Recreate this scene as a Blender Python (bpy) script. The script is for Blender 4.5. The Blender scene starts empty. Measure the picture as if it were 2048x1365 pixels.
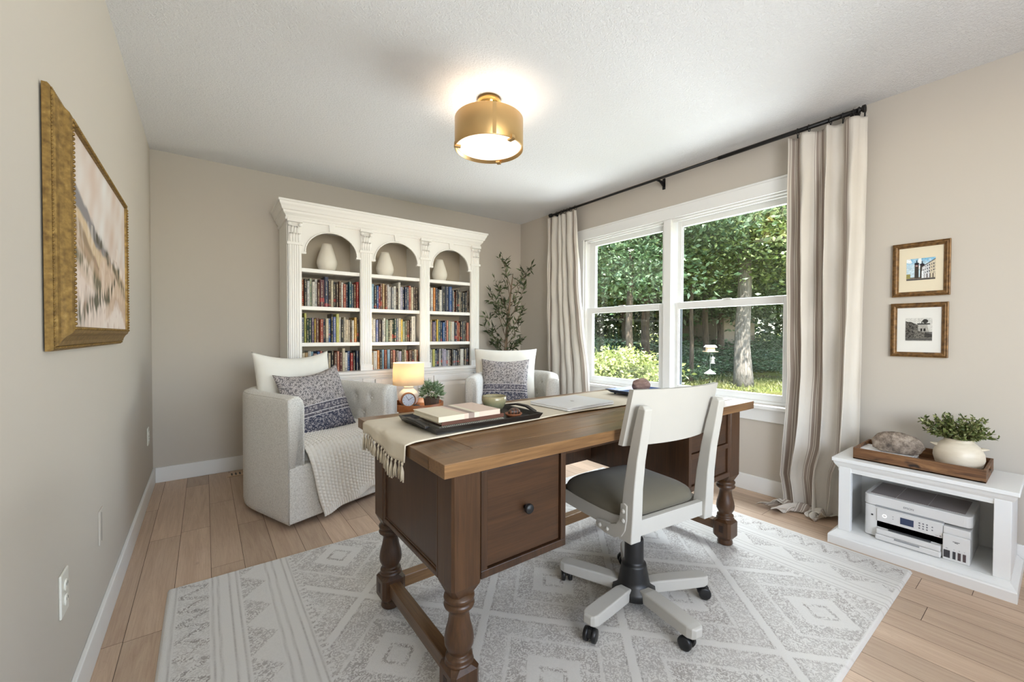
import bpy, bmesh, math, random
import numpy as np
from mathutils import Vector, Matrix
C = bpy.context.scene.collection
SC = bpy.context.scene
PI = math.pi
rnd = random.Random(7)

# ------------------------------------------------------------------ camera
F_PX, YAW, PITCH, ROLL, CAM_H = 825.28, 0.639769, -0.0154704, 0.00273496, 1.09863
Fv = Vector((math.sin(YAW)*math.cos(PITCH), math.cos(YAW)*math.cos(PITCH), math.sin(PITCH)))
Rv = Vector((math.cos(YAW), -math.sin(YAW), 0)); Uv = Rv.cross(Fv)
R2 = Rv*math.cos(ROLL)+Uv*math.sin(ROLL); U2 = Uv*math.cos(ROLL)-Rv*math.sin(ROLL)
cam = bpy.data.cameras.new('camera'); cam.sensor_width = 36; cam.lens = F_PX/2048*36; cam.clip_start = .05; cam.clip_end = 300
camo = bpy.data.objects.new('camera', cam); C.objects.link(camo)
M = Matrix.Identity(4)
for i in range(3): M[i][0], M[i][1], M[i][2] = R2[i], U2[i], -Fv[i]
M.translation = Vector((0, 0, CAM_H)); camo.matrix_world = M
SC.camera = camo

# ------------------------------------------------------------------ light and exposure
SC.view_settings.view_transform = 'Standard'; SC.view_settings.look = 'None'
SC.view_settings.exposure = 1.2; SC.view_settings.gamma = 1.0; SC.view_settings.use_curve_mapping = False
SC.cycles.use_denoising = True
SC.cycles.max_bounces = 8; SC.cycles.diffuse_bounces = 5; SC.cycles.glossy_bounces = 4; SC.cycles.transmission_bounces = 6; SC.cycles.transparent_max_bounces = 16
SC.cycles.caustics_reflective = False; SC.cycles.caustics_refractive = False; SC.cycles.sample_clamp_indirect = 8
W = bpy.data.worlds.new('sky'); SC.world = W; W.use_nodes = True
nt = W.node_tree; bg = nt.nodes['Background']; sky = nt.nodes.new('ShaderNodeTexSky'); sky.sky_type = 'NISHITA'
sky.sun_disc = False; sky.sun_elevation = math.radians(50); sky.sun_rotation = math.radians(200)
nt.links.new(sky.outputs[0], bg.inputs[0]); bg.inputs[1].default_value = .42

def lamp(name, kind, loc, energy, color=(1, 1, 1), **k):
    l = bpy.data.lights.new(name, kind); l.energy = energy; l.color = color
    for a, b in k.items(): setattr(l, a, b)
    o = bpy.data.objects.new(name, l); C.objects.link(o); o.location = loc
    return o
def aim(o, d): o.rotation_euler = Vector(d).to_track_quat('-Z', 'Y').to_euler()
aim(lamp('sun', 'SUN', (0, 0, 20), 8.5, (1, .95, .85), angle=.01), (.42, .42, -.72))
# added fill lamp at the invented rear window, tilted up to brighten the room
aim(lamp('daylight_rear_window', 'AREA', (.62, -1.22, 1.40), 26, (.92, .96, 1), shape='RECTANGLE', size=1.15, size_y=1.5), (.4, 1, .7))
# added lamp out of view above the big window, boosting sky light indoors
aim(lamp('daylight_garden_window', 'AREA', (4.9, 2.0, 4.1), 360, (.88, .94, 1), shape='RECTANGLE', size=3.2, size_y=1.6), (-1, 0, -1.15))
# added lamp hidden below the sill, lifting the ceiling like lawn bounce
aim(lamp('daylight_lawn_bounce', 'AREA', (4.45, 2.0, -.05), 205, (.92, .95, 1), shape='RECTANGLE', size=2.0, size_y=5.0), (-.75, 0, 1))

# ------------------------------------------------------------------ materials
def lin(c):
    r = []
    for v in c[:3]:
        v = v/255.
        r.append(v/12.92 if v <= .04045 else ((v+.055)/1.055)**2.4)
    return (*r, 1)
class NT:
    def __init__(s, name):
        s.m = bpy.data.materials.new(name); s.m.use_nodes = True; s.t = s.m.node_tree; s.n = s.t.nodes
        s.b = s.n['Principled BSDF']; s.out = s.n['Material Output']
    def node(s, typ, ins=None, **k):
        n = s.n.new('ShaderNode'+typ)
        for a, v in k.items(): setattr(n, a, v)
        for a, v in (ins or {}).items(): s.set(n.inputs[a], v)
        return n
    def set(s, sock, v):
        if isinstance(v, bpy.types.NodeSocket): s.t.links.new(v, sock)
        else: sock.default_value = v
    def math(s, op, a, b=0., c=0.):
        n = s.n.new('ShaderNodeMath'); n.operation = op
        for i, v in enumerate((a, b, c)): s.set(n.inputs[i], v)
        return n.outputs[0]
    def mix(s, f, a, b, mode='MIX'):
        n = s.n.new('ShaderNodeMix'); n.data_type = 'RGBA'; n.blend_type = mode
        s.set(n.inputs[0], f); s.set(n.inputs[6], a); s.set(n.inputs[7], b); return n.outputs[2]
    def ramp(s, f, pts, interp='LINEAR'):
        n = s.n.new('ShaderNodeValToRGB'); s.set(n.inputs[0], f); e = n.color_ramp.elements; n.color_ramp.interpolation = interp
        while len(e) < len(pts): e.new(.5)
        for q, (p, c) in zip(e, pts): q.position = p; q.color = c if len(c) == 4 else lin(c)
        return n.outputs[0]
    def coord(s, kind='Object', scale=(1, 1, 1), loc=(0, 0, 0), rot=(0, 0, 0)):
        tc = s.n.new('ShaderNodeTexCoord'); mp = s.n.new('ShaderNodeMapping'); s.t.links.new(tc.outputs[kind], mp.inputs[0])
        mp.inputs['Scale'].default_value = scale; mp.inputs['Location'].default_value = loc; mp.inputs['Rotation'].default_value = rot
        return mp.outputs[0]
    def noise(s, vec, scale, detail=3., rough=.5, dist=0.):
        return s.node('TexNoise', {'Vector': vec, 'Scale': scale, 'Detail': detail, 'Roughness': rough, 'Distortion': dist}).outputs[0]
    def bump(s, h, strength=.3, dist=.002):
        n = s.node('Bump', {'Height': h, 'Strength': strength, 'Distance': dist}); s.t.links.new(n.outputs[0], s.b.inputs['Normal'])
    def base(s, c, rough=.5, metal=0., spec=None):
        s.set(s.b.inputs['Base Color'], c); s.set(s.b.inputs['Roughness'], rough); s.b.inputs['Metallic'].default_value = metal
        if spec is not None: s.b.inputs['Specular IOR Level'].default_value = spec
        return s.m
_mc = {}
def mat(name, col, rough=.5, metal=0., bump=None, var=None, spec=None, kind='Object'):
    if name in _mc: return _mc[name]
    t = NT(name); c = lin(col)
    if var:
        v = t.noise(t.coord(kind), var[0], 4.); k = var[1]
        c = t.mix(v, tuple(x*(1-k) for x in c[:3])+(1,), tuple(min(1, x*(1+k)) for x in c[:3])+(1,))
    t.base(c, rough, metal, spec)
    if bump: t.bump(t.noise(t.coord(kind), bump[0], 4., .6), bump[1], bump[2] if len(bump) > 2 else .002)
    _mc[name] = t.m; return t.m
def wood(name, dark, light, axis=0, scale=1., rough=.4, contrast=1., blotch=.5):
    t = NT(name); sc = [22*scale]*3; sc[axis] = 1.3*scale
    v = t.coord('Object', sc)
    a = t.noise(v, 1.6, 6., .62, .6)
    sc2 = [60*scale]*3; sc2[axis] = 2.2*scale
    b = t.noise(t.coord('Object', sc2), 3., 4., .6)
    c = t.noise(t.coord('Object', [5*scale if i != axis else 1.2*scale for i in range(3)]), 1., 3.)
    f = t.math('ADD', t.math('MULTIPLY', a, .55), t.math('MULTIPLY', c, blotch))
    f = t.math('ADD', f, t.math('MULTIPLY', t.math('SUBTRACT', b, .5), .45))
    col = t.ramp(f, [(.28, dark), (.78, light)])
    t.base(col, rough); t.bump(b, .12*contrast, .001); return t.m
def emis(name, col, strength):
    t = NT(name); t.base(lin(col), .5); t.b.inputs['Emission Color'].default_value = lin(col); t.b.inputs['Emission Strength'].default_value = strength; return t.m
def fabric(name, col, scale=900, strength=.5, var=.08, rough=.95, dist=.001):
    t = NT(name); c = lin(col); v = t.noise(t.coord(), 9, 5.)
    t.base(t.mix(v, tuple(x*(1-var) for x in c[:3])+(1,), tuple(min(1, x*(1+var)) for x in c[:3])+(1,)), rough, spec=.2)
    t.b.inputs['Sheen Weight'].default_value = .15
    t.bump(t.noise(t.coord(), scale, 2.), strength, dist); return t.m
WHITE = mat('white_trim_paint', (236, 236, 234), .38)
CASEW = mat('bookcase_white_paint', (236, 233, 228), .4)
BLACK = mat('black_iron', (26, 25, 25), .42, .3)

# ------------------------------------------------------------------ mesh helpers
def link(name, me, mats, parent=None, smooth=False):
    o = bpy.data.objects.new(name, me); C.objects.link(o)
    for m in (mats if isinstance(mats, (list, tuple)) else [mats]): me.materials.append(m)
    if parent is not None: o.parent = parent
    if smooth: me.polygons.foreach_set('use_smooth', [True]*len(me.polygons))
    return o
class MB:
    def __init__(s): s.v = []; s.f = []; s.m = []; s.sm = []
    def add(s, vs, fs, mi=0, sm=False):
        k = len(s.v); s.v += [tuple(v) for v in vs]; s.f += [tuple(i+k for i in f) for f in fs]; s.m += [mi]*len(fs); s.sm += [sm]*len(fs); return s
    def box(s, x0, x1, y0, y1, z0, z1, mi=0, mt=None):
        vs = [(x, y, z) for z in (z0, z1) for y in (y0, y1) for x in (x0, x1)]
        if mt is not None: vs = [mt @ Vector(v) for v in vs]
        return s.add(vs, [(0, 2, 3, 1), (4, 5, 7, 6), (0, 1, 5, 4), (1, 3, 7, 5), (3, 2, 6, 7), (2, 0, 4, 6)], mi)
    def lathe(s, prof, c=(0, 0, 0), n=32, mi=0, mt=None, sm=True, sx=1., sy=1.):
        vs = []; fs = []
        for r, z in prof:
            for k in range(n):
                a = 2*PI*k/n; vs.append(Vector((r*math.cos(a)*sx, r*math.sin(a)*sy, z)))
        if mt is not None: vs = [mt @ v for v in vs]
        vs = [v+Vector(c) for v in vs]
        for i in range(len(prof)-1):
            for k in range(n): fs.append((i*n+k, i*n+(k+1) % n, (i+1)*n+(k+1) % n, (i+1)*n+k))
        s.add(vs, fs, mi, sm)
        for i, rev in ((0, True), (len(prof)-1, False)):
            if prof[i][0] > 1e-5 and prof[0] != prof[-1]:
                f = [i*n+k for k in range(n)]; base = len(s.v)-len(vs)
                s.f.append(tuple(base+q for q in (reversed(f) if rev else f))); s.m.append(mi); s.sm.append(False)
        return s
    def cyl(s, p, q, r, n=16, mi=0, r2=None, sm=True):
        p, q = Vector(p), Vector(q); d = q-p; L = d.length; mt = Matrix.Translation(p) @ d.to_track_quat('Z', 'Y').to_matrix().to_4x4()
        return s.lathe([(r, 0), (r if r2 is None else r2, L)], (0, 0, 0), n, mi, mt, sm)
    def tube(s, pts, r, n=8, mi=0, closed=False, rs=None):
        pts = [Vector(p) for p in pts]; N = len(pts); vs = []; up = None
        for i, p in enumerate(pts):
            a = pts[(i-1) % N] if closed or i > 0 else p; b = pts[(i+1) % N] if closed or i < N-1 else p
            t = (b-a).normalized()
            if up is None: up = t.orthogonal().normalized()
            up = (up-t*up.dot(t)).normalized(); w = t.cross(up); rr = rs[i] if rs else r
            for k in range(n):
                an = 2*PI*k/n; vs.append(p+(up*math.cos(an)+w*math.sin(an))*rr)
        fs = []
        for i in range(N if closed else N-1):
            for k in range(n): fs.append((i*n+k, i*n+(k+1) % n, ((i+1) % N)*n+(k+1) % n, ((i+1) % N)*n+k))
        if not closed: fs += [tuple(reversed(range(n))), tuple((N-1)*n+k for k in range(n))]
        return s.add(vs, fs, mi, True)
    def prism(s, poly, z0, z1, mi=0, mt=None):
        n = len(poly); vs = [Vector((x, y, z0)) for x, y in poly]+[Vector((x, y, z1)) for x, y in poly]
        if mt is not None: vs = [mt @ v for v in vs]
        return s.add(vs, [tuple(reversed(range(n))), tuple(range(n, 2*n))]+[(i, (i+1) % n, n+(i+1) % n, n+i) for i in range(n)], mi)
    def ball(s, c, r, mi=0, n=14, sx=1, sy=1, sz=1):
        prof = [(max(1e-6, r*math.sin(PI*i/8)), -r*math.cos(PI*i/8)*sz) for i in range(9)]
        return s.lathe(prof, c, n, mi, None, True, sx, sy)
    def build(s, name, mats, parent=None, bevel=0, seg=2, smooth=None):
        me = bpy.data.meshes.new(name); me.from_pydata(s.v, [], s.f)
        me.polygons.foreach_set('material_index', s.m); me.polygons.foreach_set('use_smooth', s.sm if smooth is None else [smooth]*len(s.f))
        o = link(name, me, mats, parent); me.validate()
        bm = bmesh.new(); bm.from_mesh(me); bmesh.ops.recalc_face_normals(bm, faces=bm.faces); bm.to_mesh(me); bm.free(); me.update()
        if bevel:
            b = o.modifiers.new('edge', 'BEVEL'); b.width = bevel; b.segments = seg; b.limit_method = 'ANGLE'; b.angle_limit = math.radians(40)
        return o
def B(*a, **k): return MB().box(*a, **k)
def grid(name, P, mats, parent=None, cu=False, cv=False, smooth=True, uv=None, col=None, flip=False, mi=None):
    nu, nv = P.shape[:2]; me = bpy.data.meshes.new(name)
    iu = np.arange(nu if cu else nu-1); iv = np.arange(nv if cv else nv-1); A, Bq = np.meshgrid(iu, iv, indexing='ij')
    A2 = (A+1) % nu; B2 = (Bq+1) % nv
    f = np.stack([A*nv+Bq, A2*nv+Bq, A2*nv+B2, A*nv+B2], -1).reshape(-1, 4)
    if flip: f = f[:, ::-1]
    n = nu*nv; me.vertices.add(n); me.vertices.foreach_set('co', P.reshape(-1).astype(np.float32))
    me.loops.add(f.size); me.loops.foreach_set('vertex_index', f.reshape(-1).astype(np.int32))
    me.polygons.add(len(f)); me.polygons.foreach_set('loop_start', np.arange(0, f.size, 4, dtype=np.int32))
    if mi is not None: me.polygons.foreach_set('material_index', np.asarray(mi, np.int32))
    me.polygons.foreach_set('use_smooth', np.full(len(f), smooth))
    me.update(calc_edges=True)
    if uv is not None:
        l = me.uv_layers.new(name='UVMap'); l.data.foreach_set('uv', uv.reshape(-1, 2)[f.reshape(-1)].reshape(-1).astype(np.float32))
    if col is not None:
        c = np.ones((n, 4), np.float32); c[:, :3] = col.reshape(-1, 3); a = me.color_attributes.new('Col', 'FLOAT_COLOR', 'POINT'); a.data.foreach_set('color', c.reshape(-1))
    return link(name, me, mats, parent)
def thing(name, label, cat, loc=(0, 0, 0), rz=0, group=None):
    o = bpy.data.objects.new(name, None); C.objects.link(o); o.location = loc; o.rotation_euler = (0, 0, rz); o.empty_display_size = .1
    o['label'] = label; o['category'] = cat
    if group: o['group'] = group
    return o
def tag(o, label, cat, group=None):
    o['label'] = label; o['category'] = cat
    if group: o['group'] = group
    return o
def struct(o): o['kind'] = 'structure'; return o
def empty_struct(name): o = bpy.data.objects.new(name, None); C.objects.link(o); o['kind'] = 'structure'; return o
def copy_tree(o, parent=None):
    c = o.copy(); C.objects.link(c); c.parent = parent
    for ch in list(o.children): copy_tree(ch, c)
    return c
def blur(shape, sx, sy, seed):    # smoothed random field, unit variance
    r = np.random.RandomState(seed).randn(*shape)
    for ax, s in ((0, sx), (1, sy)):
        k = np.exp(-.5*(np.arange(-3*int(s+1), 3*int(s+1)+1)/max(s, .3))**2); r = np.apply_along_axis(lambda v: np.convolve(v, k, 'same'), ax, r)
    return r/r.std()
def nz(P, s, seed=0):    # cheap smooth value noise for numpy shapes
    r = np.random.RandomState(seed); out = 0
    for k in range(5):
        d = r.randn(3); d = d/np.linalg.norm(d)*s*(1+.55*k); out = out+np.sin(P @ d+r.rand()*6.3)/(1+.4*k)
    return out/3

# ------------------------------------------------------------------ room shell
XL, XR, YB, YF, H = -.3123, 3.0951, 3.9868, -1.15, 2.44
wallp = NT('greige_wall_paint'); wallp.base(lin((200, 192, 181)), .75, spec=.25); wallp.bump(wallp.noise(wallp.coord(), 260, 3.), .12, .001); wallm = wallp.m
cl = NT('textured_ceiling_paint'); cl.base(lin((234, 234, 235)), .9, spec=.1)
n1 = cl.noise(cl.coord(), 85, 4., .65, .8); cl.bump(cl.ramp(n1, [(.42, (0, 0, 0)), (.62, (255, 255, 255))]), .6, .004); ceilm = cl.m
T = .14
struct(B(XL-T, XL, YF-T, YB+T, -.02, H+.25).build('wall_left', wallm))
struct(B(XL, XR, YB, YB+T, -.02, H+.25).build('wall_back', wallm))
WY0, WY1, WZ0, WZ1 = 1.07, 2.93, .62, 2.055
w = MB()
w.box(XR, XR+T, YF-T, WY0, -.02, H+.25); w.box(XR, XR+T, WY1, YB+T, -.02, H+.25)
w.box(XR, XR+T, WY0, WY1, -.02, WZ0); w.box(XR, XR+T, WY0, WY1, WZ1, H+.25)
struct(w.build('wall_right', wallm))
RX0, RX1, RZ0, RZ1 = .0, 2.7, .6, 2.3
w = MB(); w.box(XL, RX0, YF-T, YF, -.02, H+.25); w.box(RX1, XR, YF-T, YF, -.02, H+.25); w.box(RX0, RX1, YF-T, YF, -.02, RZ0); w.box(RX0, RX1, YF-T, YF, RZ1, H+.25)
struct(w.build('wall_front', wallm))
struct(B(XL-T-.5, XR+T+.35, YF-2.6, YB+T+.4, H, H+.2).build('ceiling', ceilm))  # slab carried past the front wall as an added sun block
wf = empty_struct('window_3')  # unseen window added behind the camera to account for the fill lamp
f = MB()
for x0, x1 in ((RX0, RX0+.05), (1.325, 1.375), (RX1-.05, RX1)): f.box(x0, x1, YF-.09, YF-.03, RZ0, RZ1)
f.box(RX0, RX1, YF-.09, YF-.03, RZ0, RZ0+.05); f.box(RX0, RX1, YF-.09, YF-.03, RZ1-.05, RZ1)
f.build('window_frame', WHITE, wf)
for nm, a in (('baseboard_left', (XL, XL+.014, YF, YB, 0, .112)), ('baseboard_back', (XL+.014, XR-.014, YB-.014, YB, 0, .112)), ('baseboard_right', (XR-.014, XR, YF, YB, 0, .112))):
    struct(B(*a).build(nm, WHITE, bevel=.003))
# floor: individual planks as one surface, each with its own tone
fl = NT('oak_plank_floor')
at = fl.node('Attribute', attribute_name='Col'); sep = fl.node('SeparateColor', {'Color': at.outputs['Color']})
off = fl.node('CombineXYZ', {'X': fl.math('MULTIPLY', sep.outputs[1], 37.), 'Y': fl.math('MULTIPLY', sep.outputs[2], 53.), 'Z': 0.})
tc = fl.coord('Object')
vadd = fl.node('VectorMath', {0: tc, 1: off.outputs[0]}, operation='ADD').outputs[0]
mp = fl.node('Mapping', {'Vector': vadd, 'Scale': (16., 1.15, 1.)}).outputs[0]
g1 = fl.noise(mp, 1.2, 5., .6, 1.6)
g2 = fl.noise(fl.node('Mapping', {'Vector': vadd, 'Scale': (130., 4., 1.)}).outputs[0], 1.5, 3., .6)
rings = fl.math('FRACT', fl.math('MULTIPLY', g1, 9.))
fcol = fl.ramp(fl.math('ADD', fl.math('MULTIPLY', g1, .6), fl.math('MULTIPLY', g2, .4)), [(.3, (172, 144, 122)), (.7, (206, 182, 158))])
fcol = fl.mix(fl.math('MULTIPLY', fl.ramp(rings, [(0, (255, 255, 255)), (.14, (0, 0, 0)), (1, (0, 0, 0))]), .22), fcol, lin((140, 112, 90)))
tone = fl.math('ADD', fl.math('MULTIPLY', sep.outputs[0], .34), .80)
fcol = fl.mix(1., fcol, fl.node('CombineColor', {'Red': tone, 'Green': tone, 'Blue': tone}).outputs[0], 'MULTIPLY')
kn = fl.noise(fl.node('Mapping', {'Vector': vadd, 'Scale': (9., 5., 1.)}).outputs[0], 1., 1.)
fcol = fl.mix(fl.math('MULTIPLY', fl.ramp(kn, [(.80, (0, 0, 0)), (.84, (255, 255, 255))]), .6), fcol, lin((105, 78, 58)))
fl.base(fcol, fl.math('ADD', fl.math('MULTIPLY', g2, .2), .38)); fl.bump(g2, .08, .001)
gapm = mat('floor_gap_dark', (70, 54, 42), .8)
fv = []; ff = []; fc = []
x = -.242-.129
r = random.Random(3)
pitch = .129
while x < XR+.05:
    y = YF-.1-r.random()*.9
    while y < YB:
        L = r.uniform(.55, 1.5); g = .0009; x0, x1, y0, y1 = max(x+g, XL), min(x+pitch-g, XR), y+g, min(y+L-g, YB+.01)
        if x1 > x0 and y1 > YF:
            k = len(fv); fv += [(x0, y0, 0), (x1, y0, 0), (x1, y1, 0), (x0, y1, 0)]; ff.append((k, k+1, k+2, k+3)); fc += [(r.random(), r.random(), r.random(), 1)]*4
        y += L
    x += pitch
k = len(fv); fv += [(XL-T, YF-T, -.002), (XR+T, YF-T, -.002), (XR+T, YB+T, -.002), (XL-T, YB+T, -.002), (XL-T, YF-T, -.12), (XR+T, YF-T, -.12), (XR+T, YB+T, -.12), (XL-T, YB+T, -.12)]
ff += [(k, k+1, k+2, k+3), (k+7, k+6, k+5, k+4), (k, k+4, k+5, k+1), (k+1, k+5, k+6, k+2), (k+2, k+6, k+7, k+3), (k+3, k+7, k+4, k)]; fc += [(0, 0, 0, 1)]*8
me = bpy.data.meshes.new('floor'); me.from_pydata(fv, [], ff); a = me.color_attributes.new('Col', 'FLOAT_COLOR', 'POINT'); a.data.foreach_set('color', np.array(fc, np.float32).reshape(-1))
me.polygons.foreach_set('material_index', [0]*(len(ff)-6)+[1]*6); struct(link('floor', me, [fl.m, gapm]))

# ------------------------------------------------------------------ big window
gl = NT('window_glass'); gl.n.remove(gl.b)
tr = gl.node('BsdfTransparent', {'Color': (.97, .985, .98, 1)}); gs = gl.node('BsdfGlossy', {'Roughness': .0}); fc_ = gl.node('LayerWeight', {'Blend': .5}).outputs[1]; fr = gl.math('ADD', gl.math('MULTIPLY', gl.math('POWER', fc_, 5.), .9), .045)
mx = gl.node('MixShader', {0: fr, 1: tr.outputs[0], 2: gs.outputs[0]}); gl.t.links.new(mx.outputs[0], gl.out.inputs[0]); GLASS = gl.m
tr_ = empty_struct('trim_window')
f = MB(); f.box(XR-.018, XR, WY1, WY1+.088, WZ0-.02, WZ1); f.box(XR-.018, XR, WY0-.088, WY0, WZ0-.02, WZ1); f.box(XR-.02, XR, WY0-.088, WY1+.088, WZ1, WZ1+.1)
f.box(XR-.026, XR, WY0-.088, WY1+.088, WZ1+.086, WZ1+.102); f.box(XR-.012, XR, 1.956, 2.024, WZ0, WZ1)
f.build('casing', WHITE, tr_, bevel=.003)
B(XR-.05, XR+.06, WY0-.1, WY1+.1, .592, .618).build('window_sill', WHITE, tr_, bevel=.005)
B(XR-.016, XR, WY0-.088, WY1+.088, .505, .592).build('apron', WHITE, tr_, bevel=.004)
f = MB()
for y0, y1 in ((WY0, WY0+.014), (WY1-.014, WY1), (1.956, 2.024)): f.box(XR, XR+T, y0, y1, WZ0, WZ1)
f.box(XR, XR+T, WY0, WY1, WZ1-.014, WZ1); f.box(XR+.02, XR+T+.03, WY0, WY1, WZ0-.01, WZ0+.02)
f.box(XR+.02, XR+.032, WY0, WY1, WZ1-.028, WZ1-.014)
f.build('jamb', WHITE, tr_, bevel=.002)
for i, (y0, y1) in enumerate(((1.07, 1.956), (2.024, 2.93)), 1):
    wn = empty_struct('window_%d' % i)
    def sash(xa, xb, ya, yb, za, zb, ga, gb, gc, gd, nm):
        f = MB(); f.box(xa, xb, ya, ga, za, zb); f.box(xa, xb, gb, yb, za, zb); f.box(xa, xb, ga, gb, za, gc); f.box(xa, xb, ga, gb, gd, zb)
        f.box(xa+.012, xb-.012, ga, ga+.006, gc, gd); f.box(xa+.012, xb-.012, gb-.006, gb, gc, gd)
        o = f.build(nm, WHITE, wn, bevel=.003)
        B((xa+xb)/2-.002, (xa+xb)/2+.002, ga-.003, gb+.003, gc-.003, gd+.003).build('pane', GLASS, o)
    ga, gb = y0+.068, y1-.05 if i == 1 else y1-.085
    ga = y0+.065 if i == 1 else y0+.06
    sash(XR+.066, XR+.10, y0+.014, y1-.014, 1.33, WZ1-.014, ga, gb, 1.372, 1.992, 'upper_sash')
    sash(XR+.03, XR+.064, y0+.014, y1-.014, .632, 1.367, ga+.006, gb+.006, .688, 1.313, 'lower_sash')
    B(XR+.01, XR+.036, (y0+y1)/2-.03, (y0+y1)/2+.03, 1.367, 1.375).build('sash_lock', WHITE, wn)
    f = MB(); f.box(XR+.101, XR+.12, y0+.014, y0+.03, .64, WZ1-.014); f.box(XR+.101, XR+.12, y1-.03, y1-.014, .64, WZ1-.014); f.build('track', mat('dark_window_track', (70, 75, 80), .6), wn)
# ------------------------------------------------------------------ bookcase
BX0, BX1, BYF = .509, 2.245, 3.58
bc = thing('bookcase', 'tall white built-up bookcase with three arched bays and fluted pilasters against the back wall', 'bookcase', (1.377, 3.78, 0))
def bl(mb): # world to bookcase-local
    mb.v = [(x-1.377, y-3.78, z) for x, y, z in mb.v]; return mb
cols = [(.513, .611), (1.0585, 1.1565), (1.602, 1.700), (2.145, 2.243)]
bays = [(.611, 1.0585), (1.1565, 1.602), (1.700, 2.145)]
YBK = YB-.004
bl(B(BX0, BX0+.02, BYF, YBK, .79, 2.0)).build('side_panel', CASEW, bc, bevel=.002)
bl(B(BX1-.02, BX1, BYF, YBK, .79, 2.0)).build('side_panel', CASEW, bc, bevel=.002)
for a, b in ((cols[1][0], cols[1][1]), (cols[2][0], cols[2][1])): bl(B(a+.02, b-.02, BYF+.022, YBK-.03, .79, 1.95)).build('divider', CASEW, bc)
bl(B(BX0+.02, BX1-.02, YBK-.03, YBK-.012, .79, 2.0)).build('back_panel', mat('bookcase_back_cream', (200, 188, 168), .6), bc)
for a, b in bays:
    for z in (1.62, 1.32, 1.03): bl(B(a-.0, b+.0, BYF+.012, YBK-.03, z-.030, z)).build('shelf', CASEW, bc, bevel=.003)
for a, b in cols:   # fluted pilaster: reeds in one mesh
    f = MB(); f.box(a, b, BYF, BYF+.022, .79, 1.98)
    f.box(a+.004, b-.004, BYF-.008, BYF, .80, 1.80); nfl = 5; wv = (b-a-.02)/nfl
    for k in range(nfl):
        xc = a+.01+wv*(k+.5); pol = [(xc+math.cos(t)*wv*.38, BYF-.008+math.sin(t)*wv*.30*-1) for t in np.linspace(0, PI, 7)]
        f.prism(pol, .845, 1.795)
    f.box(a-.002, b+.002, BYF-.018, BYF, .775, .835); f.box(a-.006, b+.006, BYF-.02, BYF, 1.79, 1.81)
    bl(f).build('pilaster', CASEW, bc, bevel=.0015)
    f = MB(); xc = (a+b)/2     # acanthus capital: flared bell with curled leaves
    f.prism([(a+.004, BYF-.010), (b-.004, BYF-.010), (b-.004, BYF), (a+.004, BYF)], 1.81, 1.965)
    f.box(a-.004, b+.004, BYF-.035, BYF, 1.963, 1.985)
    def leaf(x0, z0, hgt, wid, out, curl):
        P = []; n = 7
        for i in range(n):
            t = i/(n-1); zz = z0+hgt*math.sin(t*1.9)/math.sin(1.9)*1.0 if t < .85 else z0+hgt*(1-(t-.85)*.6)
            yy = BYF-.012-out*t**2*(1+.4*math.sin(t*3)); ww = wid*math.sin(PI*(.12+.8*t))**.7
            P.append((yy, zz, ww))
        vs = []; 
        for yy, zz, ww in P: vs += [(x0-ww, yy+.005, zz), (x0-ww*.5, yy-.002, zz-.002), (x0, yy-.006, zz), (x0+ww*.5, yy-.002, zz-.002), (x0+ww, yy+.005, zz)]
        f.add(vs, [(i*5+j, i*5+j+1, i*5+j+6, i*5+j+5) for i in range(n-1) for j in range(4)], 0, True)
    for k in range(4): leaf(a+.02+k*(b-a-.04)/3, 1.812, .062, .014, .02, 1)
    for k in range(3): leaf(a+.03+k*(b-a-.06)/2, 1.85, .075, .013, .024, 1)
    for k in (0, 1): 
        sx = a+.012 if k == 0 else b-.012; f.lathe([(1e-5, -.006), (.013, -.006), (.015, 0), (.013, .006), (1e-5, .006)], (sx, BYF-.022, 1.945), 12, 0, Matrix.Rotation(PI/2, 4, 'X'))
    for k in range(6): f.box(a+.018+k*.0115, a+.023+k*.0115, BYF-.012, BYF-.007, 1.905, 1.96)
    bl(f).build('capital', CASEW, bc)
for a, b in bays:   # arch spandrel with a round-headed opening
    xc = (a+b)/2; R_ = (b-a)/2-.024; zs = 1.745; n = 24
    arc = [(xc+R_*math.cos(t), zs+R_*.88*math.sin(t)) for t in np.linspace(PI, 0, n)]
    f = MB()
    for y0, y1 in ((BYF, BYF+.02),):
        vs = []; fs = []
        for yy in (y0, y1):
            for px_, pz in arc: vs.append((px_, yy, pz)); vs.append((px_, yy, 1.985))
        m = 2*n
        for i in range(n-1):
            q = 2*i; fs += [(q, q+2, q+3, q+1), (m+q+1, m+q+3, m+q+2, m+q), (q, m+q, m+q+2, q+2)]
        f.add(vs, fs)
    f.box(a, arc[0][0], BYF, BYF+.02, zs, 1.985); f.box(arc[-1][0], b, BYF, BYF+.02, zs, 1.985)
    for e in (arc[0][0], arc[-1][0]): f.box(min(e, xc)-.03 if e < xc else e-.008, e+.008 if e < xc else e+.03, BYF-.008, BYF+.03, zs-.016, zs); 
    for i in range(n-1):   # raised bead round the arch
        pass
    f.tube([(px_, BYF-.003, pz+.0) for px_, pz in arc], .006, 6)
    f.prism([(xc-.018, 1.925), (xc+.018, 1.925), (xc+.025, 1.985), (xc-.025, 1.985)], 0, .012, 0, Matrix(((1, 0, 0, 0), (0, 0, -1, BYF), (0, 1, 0, 0), (0, 0, 0, 1))))
    bl(f).build('arch', CASEW, bc)
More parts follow.
